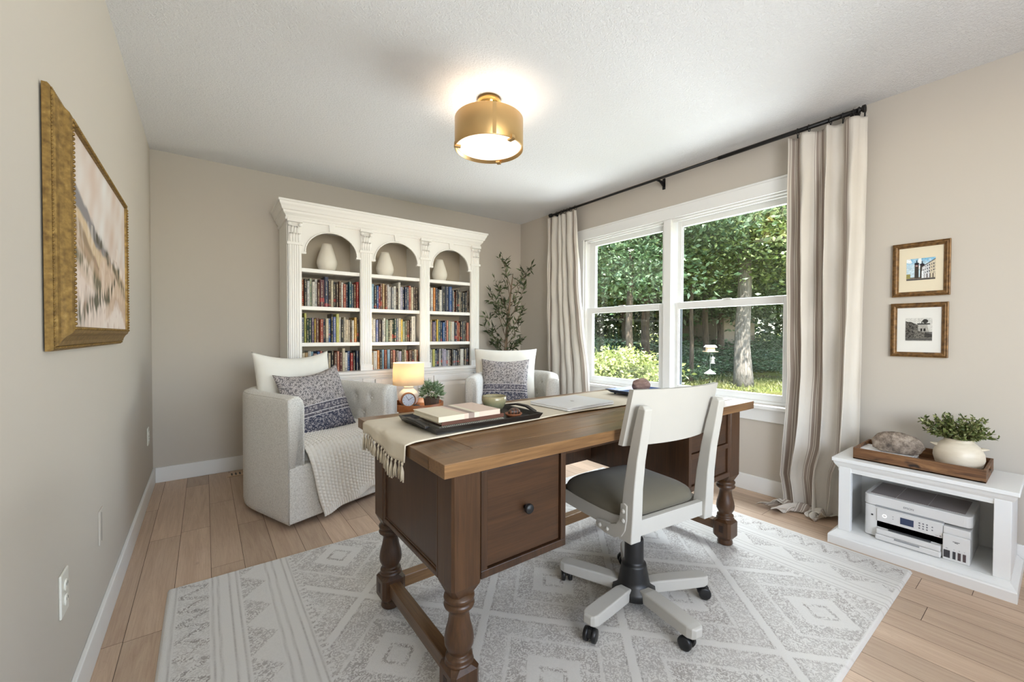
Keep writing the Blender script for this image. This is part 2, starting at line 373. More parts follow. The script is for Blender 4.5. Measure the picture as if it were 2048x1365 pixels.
# crown moulding: swept profile with mitred returns
prof = [(0, 1.975), (.012, 1.978), (.014, 1.995), (.008, 2.0), (.012, 2.012), (.03, 2.03), (.034, 2.045), (.044, 2.05), (.052, 2.07), (.062, 2.085), (.066, 2.1), (.074, 2.104), (.074, 2.118), (0, 2.118)]
f = MB(); vs = []
for d, z in prof: vs += [(BX0-d*.85, YBK, z), (BX0-d*.85, BYF-d, z), (BX1+d*.85, BYF-d, z), (BX1+d*.85, YBK, z)]
n = len(prof); fs = [(i*4+j, i*4+j+1, (i+1) % n*4+j+1, (i+1) % n*4+j) for i in range(n) for j in range(3)]
f.add(vs, fs); bl(f).build('crown_moulding', CASEW, bc)
bl(B(BX0+.002, BX1-.002, BYF+.02, YBK, 1.985, 2.1)).build('top_panel', CASEW, bc)
CY = 3.50
f = MB(); f.box(BX0-.03, BX1+.03, CY-.012, YBK, .765, .79); f.box(BX0-.02, BX1+.02, CY, YBK, .74, .765); f.box(BX0-.012, BX1+.012, CY+.008, YBK, .725, .74); bl(f).build('counter', CASEW, bc, bevel=.004)
f = MB(); f.box(BX0, BX1, CY+.02, YBK, 0, .725)
bl(f).build('base_cabinet', CASEW, bc, bevel=.002)
bl(B(BX0-.008, BX1+.008, CY+.004, CY+.02, 0, .09)).build('plinth', CASEW, bc, bevel=.004)
for a, b in cols:
    f = MB(); f.box(a, b, CY+.006, CY+.02, .09, .725)
    for k in range(5): xx = a+.012+k*.0155; f.box(xx, xx+.009, CY+.001, CY+.006, .12, .70)
    bl(f).build('pilaster', CASEW, bc, bevel=.001)
for a, b in bays:
    f = MB(); f.box(a+.006, b-.006, CY+.008, CY+.02, .1, .715)
    for q in ((a+.006, a+.055, .1, .715), (b-.055, b-.006, .1, .715), (a+.055, b-.055, .1, .15), (a+.055, b-.055, .665, .715)): f.box(q[0], q[1], CY, CY+.008, q[2], q[3])
    f.add([(a+.07, CY+.008, .165), (b-.07, CY+.008, .165), (b-.07, CY+.008, .65), (a+.07, CY+.008, .65), (a+.1, CY, .195), (b-.1, CY, .195), (b-.1, CY, .62), (a+.1, CY, .62)], [(4, 5, 6, 7), (0, 1, 5, 4), (1, 2, 6, 5), (2, 3, 7, 6), (3, 0, 4, 7)])
    d = bl(f).build('cabinet_door', CASEW, bc, bevel=.001)
# vases
vm = NT('matte_bisque_ceramic'); vm.base(lin((232, 224, 210)), .8); vm.bump(vm.noise(vm.coord('Object', (1, 1, 12)), 12, 2.), .25, .002)
vl = ['tapered cream vase in the arched niche nearest the painting', 'tapered cream vase in the middle arched niche', 'tapered cream vase in the arched niche nearest the olive tree']
v0 = None
for i, (x, sc_) in enumerate(((.83, 1.0), (1.325, .96), (1.875, .93))):
    if v0 is None:
        v0 = MB().lathe([(1e-5, 0), (.05, 0), (.062, .012), (.078, .05), (.082, .075), (.078, .1), (.06, .16), (.042, .215), (.036, .235), (.031, .235), (.034, .215), (1e-5, .2)], (0, 0, 0), 40).build('vase', vm.m); o = v0
    else: o = v0.copy(); C.objects.link(o)
    o.location = (x, 3.73, 1.6205); o.scale = (sc_, sc_, sc_); tag(o, vl[i], 'vase', 'cream vases in the bookcase niches')

# ------------------------------------------------------------------ books
COL = dict(black=(30, 28, 30), charcoal=(62, 64, 68), slate=(84, 96, 112), grey=(140, 142, 146), white=(226, 222, 214), cream=(222, 206, 176), ivory=(236, 230, 216), beige=(196, 184, 162), tan=(190, 156, 110),
           brown=(104, 66, 46), umber=(62, 42, 34), maroon=(92, 34, 36), red=(168, 40, 34), brick=(170, 76, 54), salmon=(206, 128, 104), orange=(222, 134, 48), rust=(150, 70, 36), yellow=(226, 190, 60), lime=(206, 204, 112),
           green=(40, 66, 52), olive=(86, 84, 56), sage=(156, 172, 150), teal=(30, 84, 96), navy=(34, 44, 72), blue=(50, 92, 150), sky=(150, 186, 204), periwinkle=(110, 124, 176), lilac=(196, 188, 204), purple=(110, 92, 120), pink=(216, 178, 170), gold=(196, 152, 62))
paper = mat('book_pages', (224, 212, 188), .9)
_bm = {}
def bookmat(cn):
    if cn in _bm: return _bm[cn]
    c = tuple(int(q*.86) for q in COL[cn]); t = NT('book_cover_'+cn); L = sum(c)/3
    v = t.coord('Object', (1, 1, 1)); info = t.node('ObjectInfo'); rz = t.math('MULTIPLY', info.outputs['Random'], 57.)
    shift = t.node('VectorMath', {0: v, 1: t.node('CombineXYZ', {'X': rz, 'Y': rz, 'Z': rz}).outputs[0]}, operation='ADD').outputs[0]
    # lettering running down the spine: fine blocks in a narrow strip
    let = t.noise(t.node('Mapping', {'Vector': shift, 'Scale': (70, .01, 120)}).outputs[0], 1.6, 2.)
    xs = t.node('SeparateXYZ', {0: v}); strip = t.math('LESS_THAN', t.math('ABSOLUTE', xs.outputs[0]), .0034)
    zz = t.math('PINGPONG', t.math('ADD', xs.outputs[2], t.math('MULTIPLY', info.outputs['Random'], .3)), .075)
    run = t.math('GREATER_THAN', zz, .016)
    m1 = t.math('MULTIPLY', t.math('MULTIPLY', strip, run), t.math('GREATER_THAN', let, .5))
    ink = (60, 50, 48) if L > 140 else (214, 196, 160)
    col = t.mix(t.math('MULTIPLY', m1, .6), lin(c), lin(ink))
    band = t.math('LESS_THAN', t.math('ABSOLUTE', t.math('SUBTRACT', xs.outputs[2], t.math('MULTIPLY', info.outputs['Random'], .07))), t.math('MULTIPLY', t.math('FRACT', t.math('MULTIPLY', rz, 3.)), .02))
    sep_ = lin((196, 60, 50)) if L < 140 else lin((70, 80, 100))
    col = t.mix(t.math('MULTIPLY', t.math('MULTIPLY', band, t.math('GREATER_THAN', t.math('FRACT', t.math('MULTIPLY', rz, 7.)), .7)), .45), col, sep_)
    t.base(col, .42); _bm[cn] = t.m; return t.m
def make_book(cn, w, h, d, bx):
    # cover boards and rounded spine facing the room, page block set in; local origin bottom centre of the spine
    f = MB(); tb = min(.0022, w*.12)
    pol = [(-w/2, 0.003), (-w/4, -.0008), (0, -.002), (w/4, -.0008), (w/2, .003), (w/2, d), (w/2-tb, d), (w/2-tb, .006), (-w/2+tb, .006), (-w/2+tb, d), (-w/2, d)]
    f.prism(pol, 0, h)
    f.box(-w/2+tb, w/2-tb, .006, d-.004, .003, h-.004, 1)
    o = f.build('book', [bookmat(cn), paper]); return o
rows = {
 'L2': 'rust black white sage ivory white brown *maroon *!navy umber cream black umber brown ivory brick navy teal slate brown red',
 'L1': 'slate !lime green green purple -yellow *brown brick navy cream blue !black periwinkle !lime ivory black beige cream beige -umber ivory gold umber',
 'L0': 'cream tan white sky pink blue red charcoal navy cream black brown salmon maroon !cream ivory blue red black navy',
 'M2': 'sky black blue -red maroon tan brown white white grey ivory umber !ivory lilac navy navy slate brick cream umber umber',
 'M1': 'cream ivory periwinkle *umber grey ivory sage olive cream green green slate cream yellow sage olive brown umber *!ivory',
 'M0': 'tan *ivory orange black sky rust sky brown salmon umber -white lilac olive cream brick *brown charcoal cream rust',
 'R2': 'maroon ivory orange navy charcoal ivory *!black *!navy *!blue slate -rust umber black cream black black charcoal umber',
 'R1': 'sage tan *purple slate yellow teal navy blue navy salmon sage cream *ivory navy brick rust black *black maroon salmon',
 'R0': 'grey ivory lime slate navy -ivory charcoal lilac lilac grey -ivory umber black grey slate black umber *ivory black -cream navy'}
ORD = 'first second third fourth fifth sixth seventh eighth ninth tenth eleventh twelfth thirteenth fourteenth fifteenth sixteenth seventeenth eighteenth nineteenth twentieth twenty-first twenty-second twenty-third twenty-fourth twenty-fifth'.split()
BAYN = {'L': 'bay nearest the painting', 'M': 'middle bay', 'R': 'bay nearest the olive tree'}; ROWN = {'2': 'top', '1': 'middle', '0': 'bottom'}
NICE = dict(umber='dark brown', lime='pale yellow-green', salmon='salmon pink', slate='slate grey', charcoal='charcoal grey', sky='pale blue', periwinkle='violet blue', lilac='pale lilac', brick='brick red', sage='sage green', green='dark green', purple='dusky purple')
for key, spec in rows.items():
    a, b = bays['LMR'.index(key[0])]; z = {'2': 1.32, '1': 1.03, '0': .79}[key[1]]+.0006; hmax = {'2': .262, '1': .25, '0': .2}[key[1]]
    rr = random.Random(key); items = spec.split(); ws = []
    for it in items: ws.append((1.7 if '*' in it else .6 if '-' in it else 1.)*rr.uniform(.8, 1.2))
    a += .003; b -= .004 if key != 'M1' else .03; s_ = (b-a)/sum(ws); x = a
    for i, it in enumerate(items):
        cn = it.strip('*!-'); wd = ws[i]*s_; h = hmax*(.94 if '!' in it else rr.uniform(.74, .86)); h = min(h, hmax*.95); d = rr.uniform(.13, .17)
        o = make_book(cn, wd-.0012, h, d, 0); o.location = (x+wd/2, 3.602+rr.uniform(0, .02), z)
        sz = 'wide ' if '*' in it else 'thin ' if '-' in it else 'tall ' if '!' in it else ''
        tag(o, '%s%s book, %s from the painting side, %s row, %s' % (sz, NICE.get(cn, cn), ORD[i], ROWN[key[1]], BAYN[key[0]]), 'book', 'books in the %s row of the %s' % (ROWN[key[1]], BAYN[key[0]]))
        x += wd

# ------------------------------------------------------------------ painting on the left wall
def colmat(name, rough=.8, bump=None):
    t = NT(name); at = t.node('Attribute', attribute_name='Col'); t.base(at.outputs['Color'], rough, spec=.2)
    if bump: t.bump(t.noise(t.coord(), bump, 3.), .3, .001)
    return t.m
def L3(c): return np.array(lin(c)[:3])
PY0, PY1, PZ0, PZ1 = 1.462, 2.492, 1.055, 1.70
pt = thing('framed_landscape_painting', 'large antique-gold framed painting of pale rolling hills hung on the long plain wall', 'painting', (XL, (PY0+PY1)/2, (PZ0+PZ1)/2))
gold = NT('antique_gold_leaf'); gv = gold.noise(gold.coord(), 70, 5.); gold.base(gold.ramp(gv, [(.3, (104, 78, 36)), (.6, (142, 112, 58)), (.8, (168, 138, 82))]), .5, .45); gold.bump(gold.noise(gold.coord(), 160, 3.), .25, .001)
fw = .062; hy = (PY1-PY0)/2; hz = (PZ1-PZ0)/2
fprof = [(0, .004), (0, .014), (.004, .018), (.01, .018), (.014, .024), (.024, .027), (.036, .034), (.044, .043), (.052, .046), (.058, .046), (.061, .042), (fw, .038), (fw, .006)]
vs = []
for w_, d in fprof:
    for sy, sz in ((-1, -1), (1, -1), (1, 1), (-1, 1)): vs.append((d, sy*(hy-w_), sz*(hz-w_)))
n = len(fprof); MB().add(vs, [(i*4+j, i*4+(j+1) % 4, (i+1) % n*4+(j+1) % 4, (i+1) % n*4+j) for i in range(n) for j in range(4)], 0, False).build('picture_frame', gold.m, pt)
for bname, wo, dd, rr_, st in (('inner_beading', .057, .046, .0042, .0115), ('outer_beading', .008, .019, .0025, .009)):
    f = MB()
    Ly, Lz = hy-wo, hz-wo
    for k in range(int(2*Ly/st)):
        for s_ in (-1, 1): f.ball((dd, -Ly+k*st, s_*Lz), rr_, 0, 6, 1, 1.2, 1)
    for k in range(int(2*Lz/st)):
        for s_ in (-1, 1): f.ball((dd, s_*Ly, -Lz+k*st), rr_, 0, 6, 1, 1, 1.2)
    f.build(bname, gold.m, pt)
ny, nz_ = 220, 150; v_, u_ = np.meshgrid(np.linspace(0, 1, nz_), np.linspace(0, 1, ny))   # u along the wall away from the camera, v up
P = np.stack([np.full_like(u_, .037), -hy+fw-.002+u_*(2*(hy-fw)+.004), -hz+fw-.002+v_*(2*(hz-fw)+.004)], -1)
Q = np.stack([u_*9, v_*6, u_*0], -1)
n1_ = nz(Q, 2.2, 1); n2_ = nz(Q, 7, 2); n3_ = .55*blur(u_.shape, 1.3, 3.5, 3)+.35*blur(u_.shape, 4, 8, 9); n2_ = .7*blur(u_.shape, 3, 3, 8)
col = L3((214, 200, 190))+(L3((222, 212, 206))-L3((212, 192, 180)))*n1_[..., None]
def over(mask, c, k=1.):
    global col
    m = np.clip(mask, 0, 1)[..., None]*k; col = col*(1-m)+np.array(c)*m
# u_: 0 near end, 1 far end; v_: height. Composition taken as seen: far grey ridge, stacked ochre hills, dark scrub running down to a pale path
def hill(pts, soft=45, wob=.0):
    h_ = np.interp(u_, [q[0] for q in pts], [q[1] for q in pts])+wob*n2_; return np.clip((h_-v_)*soft, 0, 1)
over(hill([(0, .78), (.25, .66), (.5, .53), (.7, .46), (1, .36)], 40, .008), L3((138, 132, 132)))
over(hill([(0, .66), (.2, .60), (.35, .50), (.5, .48), (.8, .45), (1, .37)], 40, .006), L3((206, 182, 150)))
over(np.exp(-((v_-np.interp(u_, [0, .3, .45, .6, .8, 1], [.7, .56, .53, .47, .40, .30]))/.035)**2)*(u_ > .3)*(.7+.8*n3_), L3((84, 78, 64)), .95)
over(hill([(0, .60), (.15, .56), (.35, .42), (.6, .26), (1, .2)], 45, .006), L3((154, 132, 108)))
over(hill([(0, .56), (.2, .46), (.45, .34), (.6, .22), (1, .1)], 45, .0), L3((176, 150, 124)))
over(hill([(.3, .1), (.42, .44), (.6, .50), (.8, .36), (1, .30)], 30, .01)*(u_ > .4)*.9, L3((206, 180, 158)))
over(np.exp(-((v_-np.interp(u_, [.5, .7, .9, 1], [.46, .44, .30, .26]))/.03)**2)*(u_ > .55)*(.5+.8*n3_), L3((104, 96, 76)), .9)
over(hill([(0, .50), (.15, .42), (.35, .30), (.5, .22), (.6, .16)], 45, .0)*(u_ < .62), L3((212, 190, 172)))
over(np.exp(-((v_-np.interp(u_, [0, .2, .4, .55], [.42, .35, .26, .22]))/.045)**2)*(u_ < .58)*(.65+.9*n3_), L3((104, 100, 78)), .9)
over(hill([(0, .36), (.2, .26), (.4, .21), (.5, .18)], 45, .0)*(u_ < .52), L3((222, 204, 192)))
over(hill([(.35, 0), (.6, .10), (.75, .22), (.9, .14), (1, .02)], 30, .01)*(u_ > .3), L3((226, 212, 202)), .95)
over(np.exp(-((v_-np.interp(u_, [0, .2, .4, .6, .72, .8], [.05, .10, .17, .24, .33, .44]))/np.interp(u_, [0, .4, .8], [.075, .06, .03]))**2)*(u_ < .84)*(.7+1.*n3_), L3((86, 84, 66)), .95)
over(np.clip(n2_-.35, 0, 1)*1.2*(v_ < .5), L3((180, 148, 128)), .45)
over(np.clip(-n3_-.25, 0, 1)*(v_ < .6), L3((236, 224, 212)), .4)
grid('canvas', P, colmat('oil_painted_canvas', .7, 300), pt, col=np.clip(col, 0, 1))

# ------------------------------------------------------------------ two small prints on the right wall
fr_m = NT('distressed_walnut_gold_frame'); fr_m.base(fr_m.ramp(fr_m.noise(fr_m.coord(), 60, 4.), [(.3, (84, 58, 30)), (.7, (140, 104, 60))]), .45, .3)
def print_frame(y0, y1, z0, z1, label, kind):
    t = thing('framed_print', label, 'picture', (XR, (y0+y1)/2, (z0+z1)/2), 0, 'framed prints beside the striped curtain'); a, b = (y1-y0)/2, (z1-z0)/2
    pr = [(0, 0), (0, .016), (.004, .018), (.006, .016), (.008, .02), (.013, .021), (.015, .017), (.02, .015), (.022, .012), (.024, .012), (.026, .006)]; vs = []
    for w_, d in pr:
        for sy, sz in ((-1, -1), (1, -1), (1, 1), (-1, 1)): vs.append((-d, sy*(a-w_), sz*(b-w_)))
    n = len(pr); MB().add(vs, [(i*4+j, i*4+(j+1) % 4, (i+1) % n*4+(j+1) % 4, (i+1) % n*4+j) for i in range(n-1) for j in range(4)]).build('picture_frame', fr_m.m, t)
    B(-.006, -.002, -a+.024, a-.024, -b+.024, b-.024).build('mat_board', mat('aged_mat_board' if kind == 0 else 'white_mat_board', (226, 214, 188) if kind == 0 else (226, 224, 218), .9, var=(6, .06)), t)
    N = 90; U, V = np.meshgrid(np.linspace(0, 1, N), np.linspace(0, 1, N), indexing='ij')    # U: 0 at the window side, 1 towards the camera side
    pw, ph = (.056, .058) if kind == 0 else (.052, .062)
    Pq = np.stack([np.full_like(U, -.0068), pw-2*pw*U, -ph+2*ph*V+(.002 if kind else 0)], -1)
    Qn = np.stack([U*30, V*30, U*0], -1); m1 = .6*blur(U.shape, 6, 6, 5+kind); m2 = .7*blur(U.shape, 1.1, 1.1, 6+kind); global col
    if kind == 0:
        col = L3((196, 216, 226))+np.zeros(U.shape+(3,)); over(np.clip(V*1.6-.8+.3*m1, 0, 1), L3((90, 170, 210))); over(np.clip(m1-.3, 0, 1)*2*(V > .5), L3((236, 240, 240)))
        over((V < .14)*1., L3((120, 112, 102))); over((V < .05)*1., L3((70, 66, 66)))
        over((U < .14)*(V > .1)*(V < .3)*1., L3((150, 142, 84)))
        for cx, top in ((.36, .72), (.55, .66)):
            over((abs(U-cx) < .075)*(V > .08)*(V < top)*1., L3((66, 60, 54))); over((abs(U-cx) < .06+.03*np.sin((V-top)*40))*(V >= top)*(V < top+.1)*1., L3((44, 40, 48))); over((abs(U-cx) < .012)*(V >= top)*(V < top+.2)*1., L3((40, 36, 44)))
        over((abs(U-.36) < .04)*(abs(V-.66) < .03)*1., L3((190, 150, 150)))
        roof = .60+(U-.55)*.72; over((U > .55)*(V > .08)*(V < roof)*1., L3((206, 206, 208))); over((U > .8)*(V > .08)*(V < roof)*1., L3((204, 192, 168)))
        over((U > .58)*(V > .3)*(V < roof-.06)*(((U*14) % 1) < .4)*((((V-.1)*7-(U-.5)*2.4) % 1) < .5), L3((60, 64, 80))); over((U > .62)*(V < .28)*(V > .08)*(((U*10) % 1) < .4), L3((70, 54, 50))); over((U > .55)*(abs(V-roof) < .02), L3((84, 74, 72)))
        over((abs(U-.56) < .03)*(V > .08)*(V < .4)*1., L3((230, 234, 236)))
    else:
        col = L3((206, 204, 198))+np.zeros(U.shape+(3,)); dk = L3((42, 40, 38)); over((V < .86-.38*U+.06*m1)*(U < .66)*1., L3((104, 100, 94))); over((V < .84-.38*U+.06*m1)*np.clip(m2*2+.2, 0, 1)*(U < .7), dk)
        over((U > .48)*(U < .88-(V-.4)*.2)*(V > .36)*(V < .72)*1., L3((168, 164, 156))); over((abs(U-.68) < .24)*(abs(V-.74) < .025)*1., L3((60, 58, 56))); over((abs(U-.74)**2/.011+(V-.86)**2/.008 < 1)*1., L3((58, 56, 52))); over((abs(U-.62) < .02)*(V > .76)*(V < .86), dk)
        for cx in (.6, .72): over((abs(U-cx) < .035)*(V > .42)*(V < .54)*1., dk)
        over((V < .44-.3*(U-.5))*(U > .3)*1., L3((122, 118, 110))); over((V < .46-.3*abs(U-.4))*np.clip(m2*1.6+.2, 0, 1), dk, .8); over((V < .40)*(V > .16)*(U > .72)*1., dk, .8); over((V < .12)*1., L3((90, 88, 84))); over((V < .03)*1., L3((180, 178, 172)))
    col = np.clip(col*(1+.12*m2[..., None]), 0, 1); grid('printed_picture', Pq, colmat('printed_picture_%d' % kind, .6), t, col=col, smooth=False)
print_frame(.361, .585, 1.312, 1.602, 'upper small wooden frame, a coloured townscape with twin dark spires', 0)
print_frame(.365, .589, .984, 1.276, 'lower small wooden frame, a grey etching of a hillside tower', 1)

# ------------------------------------------------------------------ wall plates and floor vent
plate = mat('ivory_plastic_plate', (228, 226, 216), .35)
def outlet(y, z, label, sw=False):
    t = thing('wall_outlet', label, 'outlet', (XL, y, z), 0, 'ivory plates on the long plain wall'); B(0, .006, -.036, .036, -.058, .058).build('cover_plate', plate, t, bevel=.003)
    for dz in (-.02, .02):
        f = MB().lathe([(1e-5, 0), (.016, 0), (.016, .003), (.015, .0035), (1e-5, .0035)], (.006, 0, dz), 20, 0, Matrix.Rotation(PI/2, 4, 'Y')); f.box(.0094, .0099, -.007, -.0055, dz, dz+.007, 1); f.box(.0094, .0099, .0055, .007, dz, dz+.007, 1); f.build('socket', [plate, BLACK], t)
outlet(1.6, .402, 'ivory two-socket outlet low on the plain wall, closest to the camera')
outlet(3.655, .412, 'ivory outlet on the plain wall beside the back corner')
t = thing('cable_plate', 'painted-over flush cable cover on the plain wall between the two outlets', 'wall plate', (XL, 2.1, .395)); B(0, .004, -.034, .034, -.062, .062).build('cover_plate', wallm, t, bevel=.002); B(.004, .0046, -.001, .001, -.055, .05).build('slot', BLACK, t)
vt = thing('floor_vent', 'small wooden floor register by the baseboard behind the corner armchair', 'vent', (.2, 3.86, 0))
f = MB(); f.box(-.07, .13, -.05, .05, 0, .005); f.build('vent_frame', wood('vent_oak', (176, 146, 116), (206, 180, 150), 0), vt, bevel=.002)
f = MB()
for k in range(6): f.box(-.045+k*.026, -.034+k*.026, -.03, .03, .005, .0056)
f.build('slots', BLACK, vt)

# ------------------------------------------------------------------ ceiling light
brass = NT('brushed_brass'); brass.base(lin((216, 180, 126)), brass.math('ADD', brass.math('MULTIPLY', brass.noise(brass.coord('Object', (3, 3, 400)), 2, 2.), .15), .3), 1.)
cl_t = thing('ceiling_light', 'round brushed-brass drum ceiling light with glowing frosted glass', 'ceiling light', (1.31, 1.985, 2.155)); R_ = .193
f = MB().lathe([(R_, 0), (R_+.0015, .002), (R_+.0015, .168), (R_, .17), (R_-.003, .17), (R_-.003, 0), (R_, 0)], (0, 0, 0), 72); f.build('drum_band', brass.m, cl_t)
f = MB(); f.box(R_*0+.0, .02, -.001, .001, .002, .168, 0, Matrix.Rotation(math.radians(-118), 4, 'Z') @ Matrix.Translation((R_+.001, -.0, 0)) @ Matrix.Rotation(PI/2, 4, 'Z')); f.build('seam', brass.m, cl_t)
diff = NT('frosted_glass_diffuser'); diff.base(lin((255, 246, 234)), .4); diff.b.inputs['Transmission Weight'].default_value = 0
diff.b.inputs['Emission Color'].default_value = lin((255, 232, 206)); diff.b.inputs['Emission Strength'].default_value = .55
MB().lathe([(1e-5, .0), (R_-.012, .004), (R_-.008, .01), (R_-.012, .014), (1e-5, .012)], (0, 0, .012), 64).build('diffuser', diff.m, cl_t)
MB().lathe([(.012, .014), (.012, .20), (.066, .245), (.068, .258), (.068, .285), (.012, .285)], (0, 0, 0), 48).build('canopy', mat('polished_brass', (214, 168, 98), .16, 1.), cl_t)
for k in range(3):
    f = MB(); f.box(-.012, .012, -R_-.006, -R_+.03, -.006, .004, 0, Matrix.Rotation(math.radians(8+120*k), 4, 'Z')); f.box(-.012, .012, -R_-.006, -R_-.002, -.006, .02, 0, Matrix.Rotation(math.radians(8+120*k), 4, 'Z')); f.build('clip', brass.m, cl_t, bevel=.001)
bulb = lamp('ceiling_light_bulb', 'POINT', (1.31, 1.985, 2.25), 2.4, (1, .82, .64), shadow_soft_size=.05)

# ------------------------------------------------------------------ curtain rod and curtains
RODX, RODZ = 3.01, 2.388
rod = thing('curtain_rod', 'long black metal curtain rod with three brackets above the big window', 'curtain rod', (RODX, 2.03, RODZ))
MB().cyl((0, -1.30, 0), (0, -.5, 0), .0135, 18).cyl((0, -.5, 0), (0, 1.30, 0), .0105, 18).build('rod_tube', BLACK, rod)
for s_ in (-1, 1): MB().lathe([(1e-5, 0), (.017, 0), (.019, .006), (.012, .012), (.012, .016), (.02, .02), (.02, .034), (1e-5, .036)], (0, s_*1.3, 0), 20, 0, Matrix.Rotation(-s_*PI/2, 4, 'X')).build('finial', BLACK, rod)
for yy in (-1.27, -.0, 1.24):
    f = MB(); f.box(-.014, .014, yy-.006, yy+.006, -.02, -.01); f.box(0, XR-RODX, yy-.006, yy+.006, -.02, -.006); f.box(XR-RODX-.006, XR-RODX, yy-.012, yy+.012, -.07, .02); f.add([(0, yy-.003, -.01), (XR-RODX, yy-.003, -.06), (XR-RODX, yy-.003, -.01), (0, yy+.003, -.01), (XR-RODX, yy+.003, -.06), (XR-RODX, yy+.003, -.01)], [(0, 1, 2), (5, 4, 3), (0, 3, 4, 1), (1, 4, 5, 2), (2, 5, 3, 0)]); f.build('bracket', BLACK, rod)
STOFF = .25
ct = NT('striped_linen'); uvn = ct.node('UVMap'); sx = ct.node('SeparateXYZ', {0: uvn.outputs[0]}).outputs[0]
st = 0
for a_, b_ in ((.30, .316), (.35, .42), (.44, .462), (.485, .57), (.60, .618)):
    pp = ct.math('FRACT', ct.math('ADD', ct.math('DIVIDE', sx, .36), STOFF)); seg_ = ct.math('MULTIPLY', ct.math('GREATER_THAN', pp, a_), ct.math('LESS_THAN', pp, b_)); st = ct.math('ADD', st, seg_)
wv_ = ct.noise(ct.coord(), 420, 2.)
lc = ct.mix(ct.noise(ct.coord(), 5, 3.), lin((226, 219, 208)), lin((238, 232, 224)))
ct.base(ct.mix(ct.math('MULTIPLY', st, .85), lc, lin((158, 140, 128))), .92, spec=.15); ct.bump(wv_, .25, .0008)
tl = ct.node('BsdfTranslucent', {'Color': (.7, .66, .6, 1)}); ms = ct.node('MixShader', {0: .22, 1: ct.b.outputs[0], 2: tl.outputs[0]}); ct.t.links.new(ms.outputs[0], ct.out.inputs[0])
def curtain(ya, yb, za, zb, folds, amp, width, label, seed, bottom, rings):
    # ya: window side edge, yb: other edge; cloth length `width`
    t = thing('curtain', label, 'curtain', (RODX, (ya(0)+yb(0))/2, 0), 0, 'striped linen curtains at the big window')
    nu, nv = 200, 130; r_ = np.random.RandomState(seed); u = np.linspace(0, 1, nu)[:, None]; v = np.linspace(0, 1, nv)[None, :]   # v: 0 top 1 bottom
    z = zb+(za-zb)*v+0*u
    ph = r_.rand(3)*6
    A = amp*(.55+.45*np.minimum(1, v*4))*(1-.15*v)
    uu = u+.035*np.sin(2*PI*u*2+ph[0])+.03*np.sin(v*3+u*9+ph[1])*v
    fold = np.sin(2*PI*folds*uu+ph[2]); fold = np.sign(fold)*np.abs(fold)**.75
    xx = -.012+A*fold+.010*np.sin(v*9+u*14)*v+.004*np.sin(v*31+u*23)
    side = .010*np.cos(2*PI*folds*uu+ph[2])*2*(.4+.6*v)
    ea = np.vectorize(ya)(v); eb = np.vectorize(yb)(v)
    yy = ea+(eb-ea)*u+side
    P = np.stack([RODX+xx, yy, z], -1)
    if bottom:   # cloth breaking and pooling on the floor
        zq = P[..., 2]; k = np.clip((.22-zq)/.22, 0, 1); P[..., 0] -= k**2*(.035+.02*np.sin(u*9+1))
        e = np.clip(.03-zq, 0, 1)/bottom; fl_ = np.clip(e*3, 0, 1)
        P[..., 0] -= e*(.085+.03*np.sin(u*6+.5)); P[..., 1] += e*(.05*np.sin(u*5+2.2)+.03)
        P[..., 2] = np.where(zq < .03, .012+(1-fl_)*.016+fl_*(.030+.026*np.sin(u*17+e*4)+.018*np.sin(e*9+u*6))*(1-.55*e), zq+.0*k)
    P[..., 0] = np.minimum(P[..., 0], XR-.02)
    sp = .0014
    P[..., 0] -= RODX; P[..., 1] -= (ya(0)+yb(0))/2
    uvs = np.stack([u*width+0*v, v*2.3+0*u], -1)
    o = grid('curtain_cloth', P, ct.m, t, uv=uvs); md = o.modifiers.new('thickness', 'SOLIDIFY'); md.thickness = .0022
    for yy_ in rings:
        f = MB().tube([(.02*math.cos(a_), yy_-(ya(0)+yb(0))/2, RODZ-.005+.02*math.sin(a_)) for a_ in np.linspace(0, 2*PI, 20, endpoint=False)], .0022, 6, closed=True); f.box(-.004, .004, yy_-(ya(0)+yb(0))/2-.003, yy_-(ya(0)+yb(0))/2+.003, RODZ-.045, RODZ-.025); f.build('curtain_ring', BLACK, t)
def ivp(pts):
    xs_, ys_ = [p[0] for p in pts], [p[1] for p in pts]
    return lambda v: float(np.interp(v, xs_, ys_))
curtain(ivp([(0, 1.068), (.3, 1.062), (.6, 1.045), (.72, 1.06), (.86, 1.085), (.93, 1.04), (1, 1.09)]), ivp([(0, .69), (.3, .70), (.5, .71), (.78, .72), (.83, .765), (1, .80)]), -.15, 2.350, 3.4, .045, 1.05,
        'striped cream linen curtain pooling on the floor beside the small prints', 4, .18, [.70, .725, .75, .80, .86, .97, 1.03])
curtain(ivp([(0, 2.965), (.4, 2.90), (.7, 2.80), (1, 2.76)]), ivp([(0, 3.36), (1, 3.345)]), .012, 2.352, 5.4, .032, 1.25,
        'striped cream linen curtain hanging in the corner behind the tufted armchair', 9, 0, [2.98, 3.05, 3.09, 3.14, 3.18, 3.25, 3.33])
